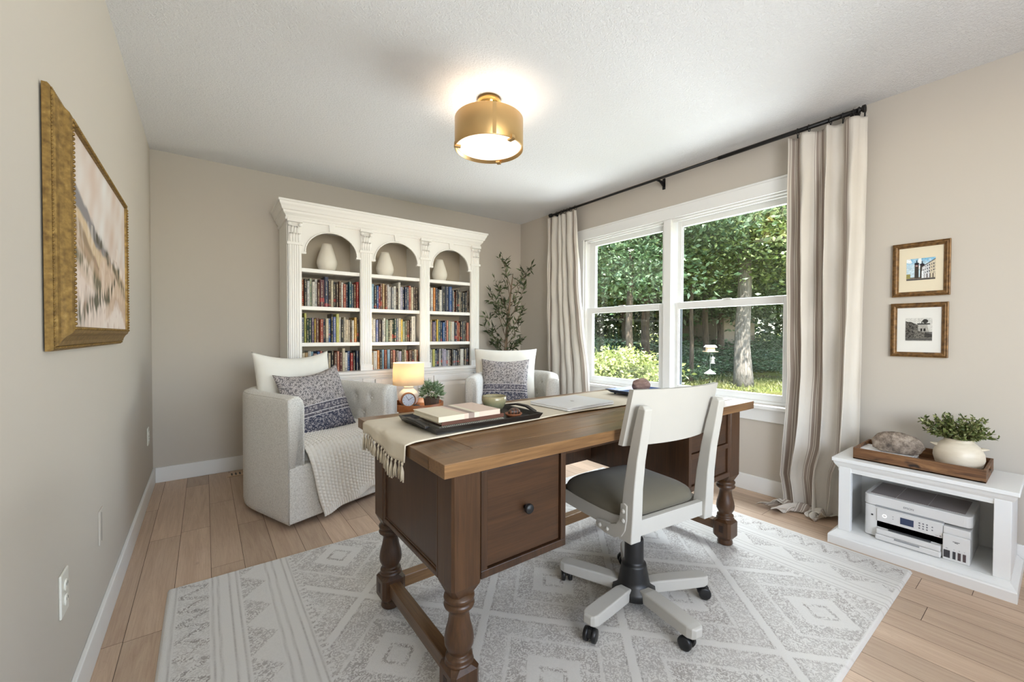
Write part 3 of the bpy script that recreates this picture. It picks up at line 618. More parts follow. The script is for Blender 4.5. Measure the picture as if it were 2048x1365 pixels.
# ------------------------------------------------------------------ rug
RGX0, RGX1, RGY0, RGY1 = -.135, 2.62, .41, 2.265
RT = .014
nu, nv = 520, 350; U, V = np.meshgrid(np.linspace(RGX0, RGX1, nu), np.linspace(RGY0, RGY1, nv), indexing='ij')
dx = np.minimum(U-RGX0, RGX1-U); dy = np.minimum(V-RGY0, RGY1-V); wob = .0018*nz(np.stack([U*20, V*20, U*0], -1), 1.2, 4)
solid = np.zeros_like(U); dash = np.zeros_like(U)
for l in (.03, .152, .172, .213, .24, .353, .38, .418, .442): solid = np.maximum(solid, np.exp(-((dx-l+wob)/.0028)**2))
zig = lambda t, p: np.abs((t/p) % 1-.5)*2
b1 = (dx > .042)*(dx < .142); q = zig(V+.05*zig(dx, .05), .052); dash = np.maximum(dash, b1*(.35+.65*(np.abs(zig(V, .10)-(dx-.042)/.10) < .22)))
b2 = (dx > .252)*(dx < .343); tri = zig(V, .19); dash = np.maximum(dash, b2*np.where(tri > (dx-.252)/.09, .75, .08))
fld = dx > .47; ed = (dx > .447)*(dx < .475); dash = np.maximum(dash, ed*(zig(V, .03) > .4)*.8)
ax, ay = .353, .39; X_ = (U-.52)/ax; Y_ = (V-1.34)/ay
D_ = np.full_like(U, 9.)
for i in range(-4, 10):
    for j in range(-4, 5):
        if (i+j) % 2 == 0: D_ = np.minimum(D_, np.abs(X_-i)+np.abs(Y_-j))
ring = np.where(D_ > .94, 0, np.where(D_ > .91, .9, np.where(D_ > .62, .62, np.where(D_ > .57, .12, np.where(D_ > .33, .75, np.where(D_ > .17, .06, np.where(D_ > .12, .9, .1)))))))
dash = np.maximum(dash, fld*ring); solid = np.maximum(solid, fld*np.exp(-((D_-.925)/.010)**2)*.55)
dash *= (dx > .035)*(dy > .012)
rel = .0012*(1-np.clip(dash+solid, 0, 1))
Z = RT-.002+rel-.010*np.exp(-(np.minimum(dx, dy)/.005)**2)
ex = np.zeros_like(U)
P = np.stack([U-(RGX0+RGX1)/2+0*ex, V-(RGY0+RGY1)/2, Z], -1)
P[0, :, 2] = P[-1, :, 2] = 0.0005; P[:, 0, 2] = P[:, -1, 2] = 0.0005
rg = NT('tufted_wool_pile'); at = rg.node('Attribute', attribute_name='Col'); sp = rg.node('SeparateColor', {'Color': at.outputs['Color']})
s1 = rg.noise(rg.coord('Object', (1, 1, 1)), 66, 2., .55, 2.2); s2 = rg.noise(rg.coord('Object', (1, 1, 1)), 11, 3.)
stroke = rg.ramp(s1, [(.46, (0, 0, 0)), (.53, (255, 255, 255))])
mk = rg.math('MULTIPLY', rg.math('MULTIPLY', stroke, sp.outputs[1]), rg.math('ADD', rg.math('MULTIPLY', s2, 1.0), .5))
mk = rg.math('MAXIMUM', mk, rg.math('MULTIPLY', sp.outputs[0], rg.math('ADD', s1, .2)))
dkc = rg.mix(rg.noise(rg.coord(), 4, 2.), lin((116, 112, 108)), lin((138, 122, 114)))
rg.base(rg.mix(rg.math('MINIMUM', rg.math('MULTIPLY', mk, .74), 1.), lin((214, 211, 206)), dkc), .95, spec=.1); rg.b.inputs['Sheen Weight'].default_value = .2
hh = rg.math('ADD', rg.math('MULTIPLY', rg.noise(rg.coord(), 300, 3., .6), .6), rg.math('MULTIPLY', s1, -.35)); rg.bump(hh, .75, .004)
o = grid('area_rug', P, rg.m, col=np.stack([solid, dash, ex], -1)); o.location = ((RGX0+RGX1)/2, (RGY0+RGY1)/2, 0)
tag(o, 'large ivory wool rug with grey diamond lattice and striped borders under the desk', 'rug')

# ------------------------------------------------------------------ desk
DK, LT = (64, 42, 26), (122, 86, 54)
WX = wood('walnut_grain_lengthwise', (84, 58, 36), (158, 120, 80), 0, 1., .3, .3); WYg = wood('walnut_grain_crosswise', (62, 42, 27), (128, 94, 60), 1, 1., .3)  # lengthwise walnut lightened in colour for the window's reflection on the desktop
WV = wood('walnut_grain_upright', (46, 29, 17), (92, 62, 37), 2, 1., .36); WH = wood('walnut_grain_drawer', (42, 27, 17), (84, 55, 33), 0, 1.2, .36); WVD = wood('walnut_side_panel', (42, 28, 18), (84, 56, 36), 2, .9, .36)
dkx, dky = 1.379, 1.33
desk = thing('writing_desk', 'large walnut-stained writing desk with turned legs and knobbed drawers in the centre of the rug', 'desk', (dkx, dky, RT))
def dl(mb): mb.v = [(x-dkx, y-dky, z-RT) for x, y, z in mb.v]; return mb
TX0, TX1, TY0, TY1, TZ0, TZ1 = .494, 2.263, .955, 1.705, .722, .76
g = .0008; f = MB()
f.box(TX0, TX1, TY0, 1.05-g, TZ0, TZ1, 0); f.box(TX0, TX1, 1.61+g, TY1, TZ0, TZ1, 0)
f.box(TX0, .636-g, 1.05+g, 1.61-g, TZ0, TZ1, 1); f.box(2.121+g, TX1, 1.05+g, 1.61-g, TZ0, TZ1, 1)
for k in range(4): f.box(.636+g, 2.121-g, 1.05+.14*k+g, 1.05+.14*(k+1)-g, TZ0, TZ1, 0)
f.box(TX0+.03, TX1-.03, TY0+.03, TY1-.03, TZ0-.004, TZ1-.006, 1)
dl(f).build('desktop', [WX, WYg], desk, bevel=.0015)
lx = [(.542, .638), (2.119, 2.215)]; ly = [(1.0, 1.096), (1.554, 1.65)]
KN = mat('black_drawer_knob', (22, 22, 24), .45)
for x0, x1 in lx:
    for y0, y1 in ly:
        cx, cy = (x0+x1)/2, (y0+y1)/2; f = MB(); hw = .048
        # square post with chamfered foot
        c8 = lambda h_, k_: [(cx-h_, cy-h_+k_), (cx-h_+k_, cy-h_), (cx+h_-k_, cy-h_), (cx+h_, cy-h_+k_), (cx+h_, cy+h_-k_), (cx+h_-k_, cy+h_), (cx-h_+k_, cy+h_), (cx-h_, cy+h_-k_)]
        def loft(secs):
            vs = []; 
            for h_, k_, z_ in secs: vs += [(x, y, z_) for x, y in c8(h_, k_)]
            n = len(secs); f.add(vs, [(i*8+j, i*8+(j+1) % 8, (i+1)*8+(j+1) % 8, (i+1)*8+j) for i in range(n-1) for j in range(8)]+[tuple(reversed(range(8))), tuple((n-1)*8+j for j in range(8))])
        loft([(.034, .014, .350), (.048, .008, .382), (.048, .006, .722)])
        f.lathe([(.034, .353), (.037, .348), (.044, .344), (.0455, .338), (.043, .331), (.039, .328), (.043, .324), (.0455, .318), (.043, .311), (.034, .304), (.029, .298), (.029, .288), (.033, .263), (.040, .238), (.0435, .215), (.042, .20), (.035, .185), (.029, .175), (.033, .172), (.039, .168), (.040, .163), (.037, .158), (.040, .154), (.043, .15), (.036, .145)], (cx, cy, 0), 28)
        loft([(.033, .014, .044), (.046, .012, .062), (.046, .012, .135), (.033, .02, .152)])
        f.lathe([(.03, RT+.0005), (.034, RT+.003), (.037, .022), (.036, .032), (.032, .045), (.032, .05)], (cx, cy, 0), 28)
        lg = dl(f).build('leg', WV, desk)
        for s_ in (-1, 1): dl(B(cx+s_*.0462-.0006, cx+s_*.0462+.0006, cy-.010, cy+.010, .083, .118)).build('tenon_end', mat('dark_walnut_joint', (44, 26, 16), .5), lg)
def stretcher(a): dl(B(*a)).build('stretcher', WX if a[1]-a[0] > .2 else WYg, desk, bevel=.003)
stretcher((.568, .612, 1.09, 1.56, .078, .125)); stretcher((2.145, 2.189, 1.09, 1.56, .078, .125)); stretcher((.632, 2.125, 1.58, 1.624, .078, .125))
def cab(x0, x1, rows_, side):
    f = MB(); y0 = 1.004; zb, zt = .386, .722
    f.box(x0, x1, y0+.31, 1.62, zb, zt)          # carcass behind the drawers
    f.box(x0, x1, y0, y0+.31, zb, zb+.024); f.box(x0, x1, y0, y0+.31, zt-.02, zt)
    f.box(x0, x0+.022, y0, y0+.31, zb+.024, zt-.02); f.box(x1-.022, x1, y0, y0+.31, zb+.024, zt-.02)
    if rows_ == 2: f.box(x0+.022, x1-.022, y0, y0+.31, .533, .556)
    if side < 0: f.box(.552, x0+.001, 1.09, 1.56, zb+.004, zt)
    else: f.box(x1-.001, 2.205, 1.09, 1.56, zb+.004, zt)
    dl(f).build('cabinet', WVD, desk, bevel=.002)
    xo = .545 if side < 0 else 2.212        # moulded frame round the outer side panel
    f = MB(); a, b = (xo, xo+.012) if side < 0 else (xo-.012, xo)
    f.box(a, b, 1.096, 1.554, .378, .396); f.box(a+.004*(side < 0), b-.004*(side > 0), 1.096, 1.554, .396, .404); f.box(a, b, 1.096, 1.108, .39, .722); f.box(a, b, 1.542, 1.554, .39, .722)
    dl(f).build('side_moulding', WV, desk, bevel=.003)
    zz = [(zb+.027, zt-.023)] if rows_ == 1 else [(zb+.027, .530), (.559, zt-.023)]
    for za, zc in zz:
        d = dl(B(x0+.025, x1-.025, y0+.008, y0+.29, za, zc)).build('drawer', WH, desk, bevel=.002)
        kz = (za+zc)/2; kx = (x0+x1)/2
        k = MB().lathe([(1e-5, 0), (.0065, 0), (.0065, .012), (.014, .014), (.0155, .018), (.0155, .024), (.013, .027), (1e-5, .028)], (0, 0, 0), 24, 0, Matrix.Translation((kx-dkx, y0+.008-dky, kz-RT)) @ Matrix.Rotation(PI/2, 4, 'X')); k.build('knob', KN, d)
cab(.638, .976, 1, -1); cab(1.74, 2.119, 2, 1)
dl(B(.974, 1.742, 1.590, 1.612, .40, .722)).build('modesty_panel', WVD, desk)
dl(B(.974, 1.742, 1.02, 1.04, .69, .722)).build('apron_rail', WH, desk)

# ------------------------------------------------------------------ things on the desk
DT = TZ1+.0006
rn = NT('cream_woven_runner'); rn.base(rn.mix(rn.noise(rn.coord(), 7, 4.), lin((214, 202, 180)), lin((230, 222, 206))), .95, spec=.1)
rwv = rn.node('TexWave', {'Vector': rn.coord('Object', (260, 260, 1)), 'Scale': 1.}); rn.bump(rn.math('ADD', rn.noise(rn.coord(), 500, 2.), rwv.outputs[1]), .35, .0008)
run = thing('table_runner', 'cream woven table runner with tasselled end hanging off the desk', 'table runner', (1.28, 1.42, TZ1))
nu, nv = 150, 44; s = np.linspace(0, 1, nu)[:, None]; t_ = np.linspace(0, 1, nv)[None, :]
Lh = .048+.0*t_; Ltot = 1.56; d = s*Ltot+0*t_    # distance along the cloth from the hanging hem
hang = .05+.012*np.sin(t_*5+.5); xe = TX0-.0035
xx = np.where(d < hang, xe-.010*np.sin(np.clip(d/hang, 0, 1)*PI*.5)[...]*0-.006+.003*np.sin(t_*16), xe+(d-hang)); kk = np.clip((d-hang)/.02, 0, 1); xx = np.where((d >= hang), xe-.006*(1-kk)+(d-hang), xx)
zz = np.where(d < hang, -(hang-d)+.004, .0045-.006*np.exp(-((d-hang)/.007)**2)+.0*d)
zz = zz+np.where(d > hang+.02, .0012*np.maximum(0, np.sin(d*16+t_*4)), 0)
yn = 1.19+.062*np.clip((xx-TX0)/.65, 0, 1)+.004*np.sin(xx*11); yf = 1.60+.03*np.clip((xx-TX0)/1.2, 0, 1)
yy = yn+(yf-yn)*t_+np.where(d < hang, (hang-d)*.25*(.5-t_), 0)
P = np.stack([xx-1.28, yy-1.42, zz], -1); o = grid('runner_cloth', P, rn.m, run); md = o.modifiers.new('t', 'SOLIDIFY'); md.thickness = .0035; md.offset = -1 if False else 1
tass = mat('cream_tassel_cotton', (216, 204, 182), .95, bump=(700, .6))
r = random.Random(5)
for k in range(15):
    tt = (k+.5)/15; y = 1.19+.41*tt+(.5-tt)*.012; z0 = -(.05+.012*math.sin(tt*5+.5))+.006; x0 = TX0-.0125+.003*math.sin(tt*16); a = r.uniform(-.12, .12); Lt = r.uniform(.042, .056)
    f = MB().tube([(x0-1.28, y-1.42, z0), (x0-1.281, y-1.42, z0-.006), (x0-1.282+r.uniform(-.002, .002), y-1.42+a*.01, z0-.012)], .0035, 8, rs=[.0018, .004, .003])
    for q in range(14):
        an = r.random()*6.28; sp_ = r.uniform(.2, 1)*.0085
        f.tube([(x0-1.282, y-1.42+a*.01, z0-.010), (x0-1.282+math.cos(an)*sp_*.6, y-1.42+a*Lt*.4+math.sin(an)*sp_*.7, z0-.010-Lt*.45), (x0-1.282+math.cos(an)*sp_*.7, y-1.42+a*Lt+math.sin(an)*sp_*1.05, z0-.010-Lt*r.uniform(.85, 1.08))], .0016, 5, rs=[.0018, .0022, .0012])
    f.build('tassel', tass, run)
RTZ = DT+.0105
# black tray with two handles
ebony = NT('black_painted_wood'); ebony.base(ebony.ramp(ebony.noise(ebony.coord('Object', (3, 30, 30)), 3, 3.), [(.3, (20, 19, 19)), (.8, (48, 44, 42))]), .38); ebony.bump(ebony.noise(ebony.coord('Object', (4, 60, 60)), 3, 3.), .2, .001)
TRX, TRY = .825, 1.365
tr0 = thing('serving_tray', 'rectangular black wooden tray with arched handles on the desk runner', 'tray', (TRX, TRY, RTZ), math.radians(1.5))
hx, hy_ = .235, .15; f = MB(); f.box(-hx+.01, hx-.01, -hy_+.01, hy_-.01, 0, .006)
for s_ in (-1, 1):
    f.add([(-hx, s_*hy_, .021), (hx, s_*hy_, .021), (hx-.01, s_*(hy_-.012), 0), (-hx+.01, s_*(hy_-.012), 0), (-hx+.008, s_*(hy_-.008), .021), (hx-.008, s_*(hy_-.008), .021), (hx-.016, s_*(hy_-.018), .005), (-hx+.016, s_*(hy_-.018), .005)], [(0, 1, 2, 3), (4, 7, 6, 5), (0, 4, 5, 1), (3, 2, 6, 7), (0, 3, 7, 4), (1, 5, 6, 2)])
    f.add([(s_*hx, -hy_, .021), (s_*hx, hy_, .021), (s_*(hx-.01), hy_-.012, 0), (s_*(hx-.01), -hy_+.012, 0), (s_*(hx-.008), -hy_+.008, .021), (s_*(hx-.008), hy_-.008, .021), (s_*(hx-.016), hy_-.018, .005), (s_*(hx-.016), -hy_+.018, .005)], [(0, 1, 2, 3), (4, 7, 6, 5), (0, 4, 5, 1), (3, 2, 6, 7), (0, 3, 7, 4), (1, 5, 6, 2)])
f.build('tray_body', ebony.m, tr0, bevel=.0015)
for s_ in (-1, 1):
    pts = [(s_*(hx+.002+.012*math.sin(PI*k/12)), -.098+.196*k/12, .014+.017*min(1, 3.0*min(k, 12-k)/12)*.7) for k in range(13)]
    f = MB(); vs = []
    for x, y, z in pts: vs += [(x-.009, y, z), (x+.009, y, z), (x+.009, y, z+.008), (x-.009, y, z+.008)]
    f.add(vs, [(i*4+j, i*4+(j+1) % 4, i*4+4+(j+1) % 4, i*4+4+j) for i in range(12) for j in range(4)]+[(3, 2, 1, 0), (48, 49, 50, 51)]); f.build('handle', ebony.m, tr0, bevel=.002)
zt = RTZ+.0065
# spiral notebook, brown notebook, cream planner
nb = thing('spiral_notebook', 'white-speckled spiral notebook at the bottom of the stack in the black tray', 'notebook', (.760, 1.335, zt), math.radians(1))
B(-.135, .135, -.085, .09, 0, .010).build('cover', mat('speckled_notebook_cover', (150, 146, 136), .5, var=(60, .7)), nb, bevel=.001)
f = MB()
for k in range(34): f.tube([(-.125+k*.0075, -.087+.0075*math.cos(a_), .006+.0075*math.sin(a_)) for a_ in np.linspace(0, 2*PI, 10, endpoint=False)], .0011, 5, closed=True)
f.build('spiral_binding', mat('cream_wire_spiral', (226, 220, 200), .3), nb)
bn = thing('brown_notebook', 'brown leather notebook in the middle of the stack in the black tray', 'notebook', (.765, 1.332, zt+.0146), math.radians(1.5))
lb = mat('brown_leather_cover', (92, 52, 36), .5, bump=(300, .3)); pg = mat('notebook_page_edges', (226, 218, 198), .9)
f = MB(); f.box(-.135, .125, -.085, .085, 0, .002); f.box(-.135, .125, -.085, .085, .012, .014); f.box(-.135, .125, -.087, -.084, 0, .014); f.build('cover', lb, bn, bevel=.0008); B(-.133, .122, -.083, .083, .0022, .0118).build('pages', pg, bn)
pl = thing('cream_planner', 'blush and cream fabric-covered planner with taupe band, top of the tray stack', 'planner', (.742, 1.338, zt+.0292), math.radians(2.5))
f = MB(); pc = [mat('blush_linen_cover', (222, 200, 184), .85, bump=(600, .3)), mat('cream_linen_cover', (228, 218, 196), .85, bump=(600, .3)), mat('taupe_ribbon_band', (160, 142, 132), .7)]
for x0, x1, mi in ((-.13, -.03, 1), (-.03, -.012, 0), (-.012, .012, 2), (.012, .032, 1), (.032, .125, 0)):
    f.box(x0, x1, -.096, .088, .015, .018, mi); f.box(x0, x1, -.096, .088, 0, .003, mi); f.box(x0, x1, -.1, -.096, 0, .018, mi)
f.build('cover', pc, pl); B(-.127, .122, -.095, .085, .0035, .0145).build('pages', pg, pl)
rb = thing('ribbon_bookmark', 'white ribbon bookmark trailing beside the notebooks in the black tray', 'bookmark', (.905, 1.30, zt)); f = MB()
f.add([(-.02, -.03, .0005), (-.012, -.034, .0005), (.0, 0, .003), (-.008, .003, .003), (-.018, .035, .0008), (-.026, .03, .0008), (-.02, -.03, .0015), (-.012, -.034, .0015), (0, 0, .004), (-.008, .003, .004), (-.018, .035, .0018), (-.026, .03, .0018)], [(0, 1, 2, 3), (3, 2, 4, 5), (6, 9, 8, 7), (9, 11, 10, 8), (0, 6, 7, 1), (1, 7, 8, 2), (2, 8, 10, 4), (4, 10, 11, 5), (5, 11, 9, 3), (3, 9, 6, 0)]); f.build('ribbon', mat('white_satin_ribbon', (232, 230, 224), .5), rb)
cer = NT('glazed_stoneware'); cz = cer.node('SeparateXYZ', {0: cer.coord()}).outputs[2]
cer.base(cer.mix(cer.noise(cer.coord('Object', (60, 60, 12)), 2, 4.), cer.ramp(cer.math('MULTIPLY', cz, 15.), [(0, (78, 82, 66)), (.5, (112, 122, 100)), (.9, (176, 164, 128)), (1, (120, 94, 62))]), lin((140, 132, 100))), .2)
o = MB().lathe([(1e-5, 0), (.028, 0), (.032, .004), (.043, .02), (.0505, .042), (.051, .062), (.049, .064), (.0465, .062), (.046, .042), (.038, .02), (1e-5, .008)], (0, 0, 0), 44).build('stoneware_bowl', cer.m); o.location = (.975, 1.435, zt); tag(o, 'green-grey glazed stoneware bowl at the back of the black tray', 'bowl')
o = MB().lathe([(1e-5, 0), (.022, 0), (.029, .006), (.034, .013), (.0335, .015), (.031, .0145), (.026, .008), (1e-5, .005)], (0, 0, 0), 36).build('small_dish', mat('terracotta_dish', (150, 92, 60), .5)); o.location = (.967, 1.288, zt); tag(o, 'tiny terracotta dish in the front corner of the black tray', 'dish')
def rockmesh(name, sx, sy, sz, seed, m, amp=.18, fr=2.2, nseg=40):
    th = np.linspace(0, 2*PI, nseg, endpoint=False)[:, None]; ph = np.linspace(0.02, PI-.02, nseg//2)[None, :]
    D = np.stack([np.cos(th)*np.sin(ph), np.sin(th)*np.sin(ph), np.cos(ph)+0*th], -1)
    r_ = 1+amp*nz(D, fr, seed)+amp*.35*nz(D, fr*3, seed+1)+amp*.12*nz(D, fr*9, seed+2); P = D*r_[..., None]*np.array([sx, sy, sz])
    P[..., 2] -= P[..., 2].min(); P[..., 2] = np.maximum(P[..., 2]-sz*.16, 0)
    o = grid(name, P, m, cu=True); me = o.data; bm = bmesh.new(); bm.from_mesh(me); bmesh.ops.holes_fill(bm, edges=[e for e in bm.edges if e.is_boundary]); bmesh.ops.recalc_face_normals(bm, faces=bm.faces); bm.to_mesh(me); bm.free(); return o
st_ = NT('dark_banded_stone'); wv = st_.node('TexWave', {'Vector': st_.coord(), 'Scale': 22., 'Distortion': 3.}); st_.base(st_.ramp(wv.outputs[1], [(.3, (44, 34, 30)), (.8, (96, 60, 40))]), .35)
o = rockmesh('polished_stone', .026, .019, .016, 3, st_.m, .14); o.location = (.967, 1.288, zt+.0056); tag(o, 'dark polished stone sitting in the terracotta dish', 'stone')
# laptop
alu = mat('silver_aluminium', (232, 233, 235), .38, .15)
lp = thing('laptop', 'closed silver laptop on the desk runner', 'laptop', (1.392, 1.392, RTZ+.0005), math.radians(3))
f = MB(); w2, d2 = .160, .125
def rr(w, d, r_, n=6): return [(sx*(w-r_)+r_*math.cos(a), sy*(d-r_)+r_*math.sin(a)) for sx, sy, a0 in ((1, 1, 0), (-1, 1, PI/2), (-1, -1, PI), (1, -1, 1.5*PI)) for a in np.linspace(a0, a0+PI/2, n)]
MB().prism(rr(w2, d2, .012), .0, .0085).build('base', alu, lp, bevel=.0015); MB().prism(rr(w2, d2, .012), .0092, .014).build('lid', alu, lp, bevel=.0015)
f = MB(); f.prism([(.0095*math.cos(a)*(1-.12*math.cos(2*a)), .010*math.sin(a)-.002*abs(math.cos(a))) for a in np.linspace(0, 2*PI, 24, endpoint=False)], .014, .0144); f.prism([(.001, .0115), (.0045, .013), (.005, .0165), (.0015, .015)], .014, .0144); f.build('logo', mat('mirror_silver_logo', (240, 242, 246), .08, 1.), lp)
# blue tray with a rock and papers
bt = thing('small_blue_tray', 'small blue-lined dark tray on feet near the window end of the desk', 'tray', (1.93, 1.42, RTZ), math.radians(-3))
bl_m = mat('cobalt_tray_lining', (36, 74, 140), .35); nv_ = mat('navy_tray_rim', (22, 34, 60), .35)
f = MB(); hx, hy_ = .145, .11; f.box(-hx+.025, hx-.025, -hy_+.025, hy_-.025, .008, .012, 1)
o4 = lambda h1, h2, z: [(-h1, -h2, z), (h1, -h2, z), (h1, h2, z), (-h1, h2, z)]
f.add(o4(hx-.025, hy_-.025, .008)+o4(hx, hy_, .026), [(i, (i+1) % 4, 4+(i+1) % 4, 4+i) for i in range(4)], 0); f.add(o4(hx-.028, hy_-.028, .012)+o4(hx-.005, hy_-.005, .027), [(i, 4+i, 4+(i+1) % 4, (i+1) % 4) for i in range(4)], 1); f.add(o4(hx, hy_, .026)+o4(hx-.005, hy_-.005, .027), [(i, (i+1) % 4, 4+(i+1) % 4, 4+i) for i in range(4)], 0)
f.add(o4(hx-.025, hy_-.025, .008), [(3, 2, 1, 0)], 0)
f.build('tray_body', [nv_, bl_m], bt)
for sx in (-1, 1):
    for sy in (-1, 1): MB().cyl((sx*.105, sy*.07, 0), (sx*.105, sy*.07, .009), .006, 12).build('foot', nv_, bt)
o = B(-.06, .06, -.045, .045, 0, .002).build('note_paper', mat('white_paper', (226, 230, 236), .8)); o.location = (1.90, 1.40, RTZ+.0126); o.rotation_euler[2] = .3; tag(o, 'white note paper lying in the small blue tray', 'paper')
rk = NT('reddish_grey_rock'); rk.base(rk.ramp(rk.noise(rk.coord('Object', (1, 1, 3)), 26, 6., .7), [(.3, (92, 72, 66)), (.55, (134, 108, 98)), (.75, (168, 150, 142))]), .85); rk.bump(rk.noise(rk.coord(), 80, 5., .7), .6, .003)
o = rockmesh('desk_rock', .052, .032, .036, 12, rk.m, .16, 2.6); o.location = (2.005, 1.455, RTZ+.0126); o.rotation_euler[2] = -.6; tag(o, 'rough reddish-grey rock sitting in the small blue tray', 'rock')

# ------------------------------------------------------------------ desk chair
cw = mat('white_painted_chair_wood', (188, 185, 178), .42, var=(14, .03)); bk = mat('black_plastic', (24, 24, 25), .42); chrome = mat('chrome', (210, 212, 214), .12, 1.)
seatf = fabric('taupe_grey_seat_fabric', (104, 98, 84), 700, .5, .1)
ch = thing('desk_chair', 'white wooden swivel desk chair with grey padded seat on five casters', 'office chair', (1.372, .862, RT), math.radians(-6.5))
def lp_(mb): return mb
# posts: raked back above the seat
def postpath(x):
    return [(x, .012, .372), (x, .004, .45), (x, -.004, .56), (x, -.018, .66), (x, -.038, .76), (x, -.054, .838), (x, -.048, .850)]
for sx in (-1, 1):
    x = sx*.197; f = MB(); vs = []; pts = postpath(x); wds = [.024, .024, .022, .021, .020, .018, .013]; dps = [.030, .028, .025, .022, .020, .016, .008]
    for (px_, py_, pz_), wd, dp in zip(pts, wds, dps): vs += [(px_-wd, py_-dp, pz_), (px_+wd, py_-dp, pz_), (px_+wd, py_+dp, pz_), (px_-wd, py_+dp, pz_)]
    f.add(vs, [(i*4+j, i*4+(j+1) % 4, i*4+4+(j+1) % 4, i*4+4+j) for i in range(6) for j in range(4)]+[(3, 2, 1, 0), (24, 25, 26, 27)]); f.build('back_post', cw, ch, bevel=.004, seg=3)
nu, nv = 40, 16; U, V = np.meshgrid(np.linspace(-1, 1, nu), np.linspace(0, 1, nv), indexing='ij')
def plate_pts(off):
    z = .700+.200*V; x = U*.230+.008; y = -.004-.055*(V*.9+.05)-.0+ .040*U**2-.010+off; return np.stack([x, y-.0, z], -1)
A_, B_ = plate_pts(0), plate_pts(.02); P = np.concatenate([A_, B_[:, ::-1]], 1); o = grid('backrest', P, cw, ch, cv=True, smooth=False)
bm = bmesh.new(); bm.from_mesh(o.data); bmesh.ops.holes_fill(bm, edges=[e for e in bm.edges if e.is_boundary]); bmesh.ops.recalc_face_normals(bm, faces=bm.faces); bm.to_mesh(o.data); bm.free()
f = MB(); f.box(-.178, .178, -.008, .016, .385, .44)
f.box(-.212, -.190, .03, .36, .385, .44); f.box(.190, .212, .03, .36, .385, .44)
fp = [(-.212, .35), (-.2, .385), (-.17, .405), (0, .415), (.17, .405), (.2, .385), (.212, .35), (.19, .35), (.165, .385), (0, .394), (-.165, .385), (-.19, .35)]
vs = [(x, y, .385) for x, y in fp]+[(x, y, .44) for x, y in fp]; n = 12; f.add(vs, [(i, i+1, 10-i, 11-i) for i in range(5)]+[(11-i+n, 10-i+n, i+1+n, i+n) for i in range(5)]+[(i, (i+1) % n, n+(i+1) % n, n+i) for i in range(n)])
f.box(-.18, .18, .1, .3, .385, .40)
f.build('seat_frame', cw, ch, bevel=.004)
U, V = np.meshgrid(np.linspace(-1, 1, 44), np.linspace(0, 1, 14), indexing='ij'); 
th = np.linspace(0, 2*PI, 72, endpoint=False)[:, None]; rr_ = np.linspace(0, 1, 16)[None, :]
ex_ = 5.; cx_ = np.sign(np.cos(th))*np.abs(np.cos(th))**(2/ex_); sy_ = np.sign(np.sin(th))*np.abs(np.sin(th))**(2/ex_)
prof_r = np.array([.0, .2, .4, .6, .75, .86, .93, .97, .99, 1, 1, .99, .97]); prof_z = np.array([.072, .071, .068, .062, .055, .046, .037, .029, .022, .014, .006, .0, -.004])
P = np.stack([cx_*prof_r*.214, sy_*prof_r*.19, prof_z+0*th], -1); P[..., 1] += .212; P[..., 2] += .437
cxm = np.abs(P[..., 0]); P[..., 1] = np.where(P[..., 1] < .04, np.maximum(P[..., 1], .018), P[..., 1])
P[..., 0] = np.where((P[..., 1] < .05) & (cxm > .172), np.sign(P[..., 0])*.172, P[..., 0])
grid('seat_cushion', P, seatf, ch, cu=True)
for sx in (-1, 1):    # curved knee brackets with round bolt heads
    f = MB(); xo = sx*.2215; pol = [(.0, .50), (.012, .505), (.028, .50), (.03, .47), (.034, .445), (.05, .42), (.08, .408), (.125, .405), (.15, .40), (.155, .385), (.15, .372), (.1, .366), (.06, .368), (.025, .385), (.008, .41), (.0, .45)]
    mt_ = Matrix(((0, 0, sx, sx*.212), (1, 0, 0, 0), (0, 1, 0, 0), (0, 0, 0, 1))); f.prism(pol, 0, .013, 0, mt_)
    for by, bz in ((.014, .478), (.014, .445), (.092, .386), (.13, .386)): f.lathe([(.009, 0), (.0078, .003), (.0055, .006), (1e-5, .007)], (sx*.225, by, bz), 14, 0, Matrix.Rotation(sx*PI/2, 4, 'Y'))
    f.build('knee_bracket', cw, ch, bevel=.002)
hb = Vector((-.006, .170, 0))   # column position in chair space
MB().cyl(hb+Vector((0, 0, .30-RT)), hb+Vector((0, 0, .375)), .014, 20).build('gas_lift', chrome, ch)
f = MB(); f.box(-.09, .09, .08, .26, .366, .384); f.build('seat_mechanism', bk, ch, bevel=.004)
MB().lathe([(.016, .27), (.034, .27), (.037, .262), (.038, .18), (.040, .17), (.047, .168), (.049, .16), (.058, .11), (.062, .09), (.082, .078), (.086, .05), (.03, .035), (.02, .03), (1e-5, .03)], hb, 40).build('hub', bk, ch)
CH_ROT = math.radians(-6.5)
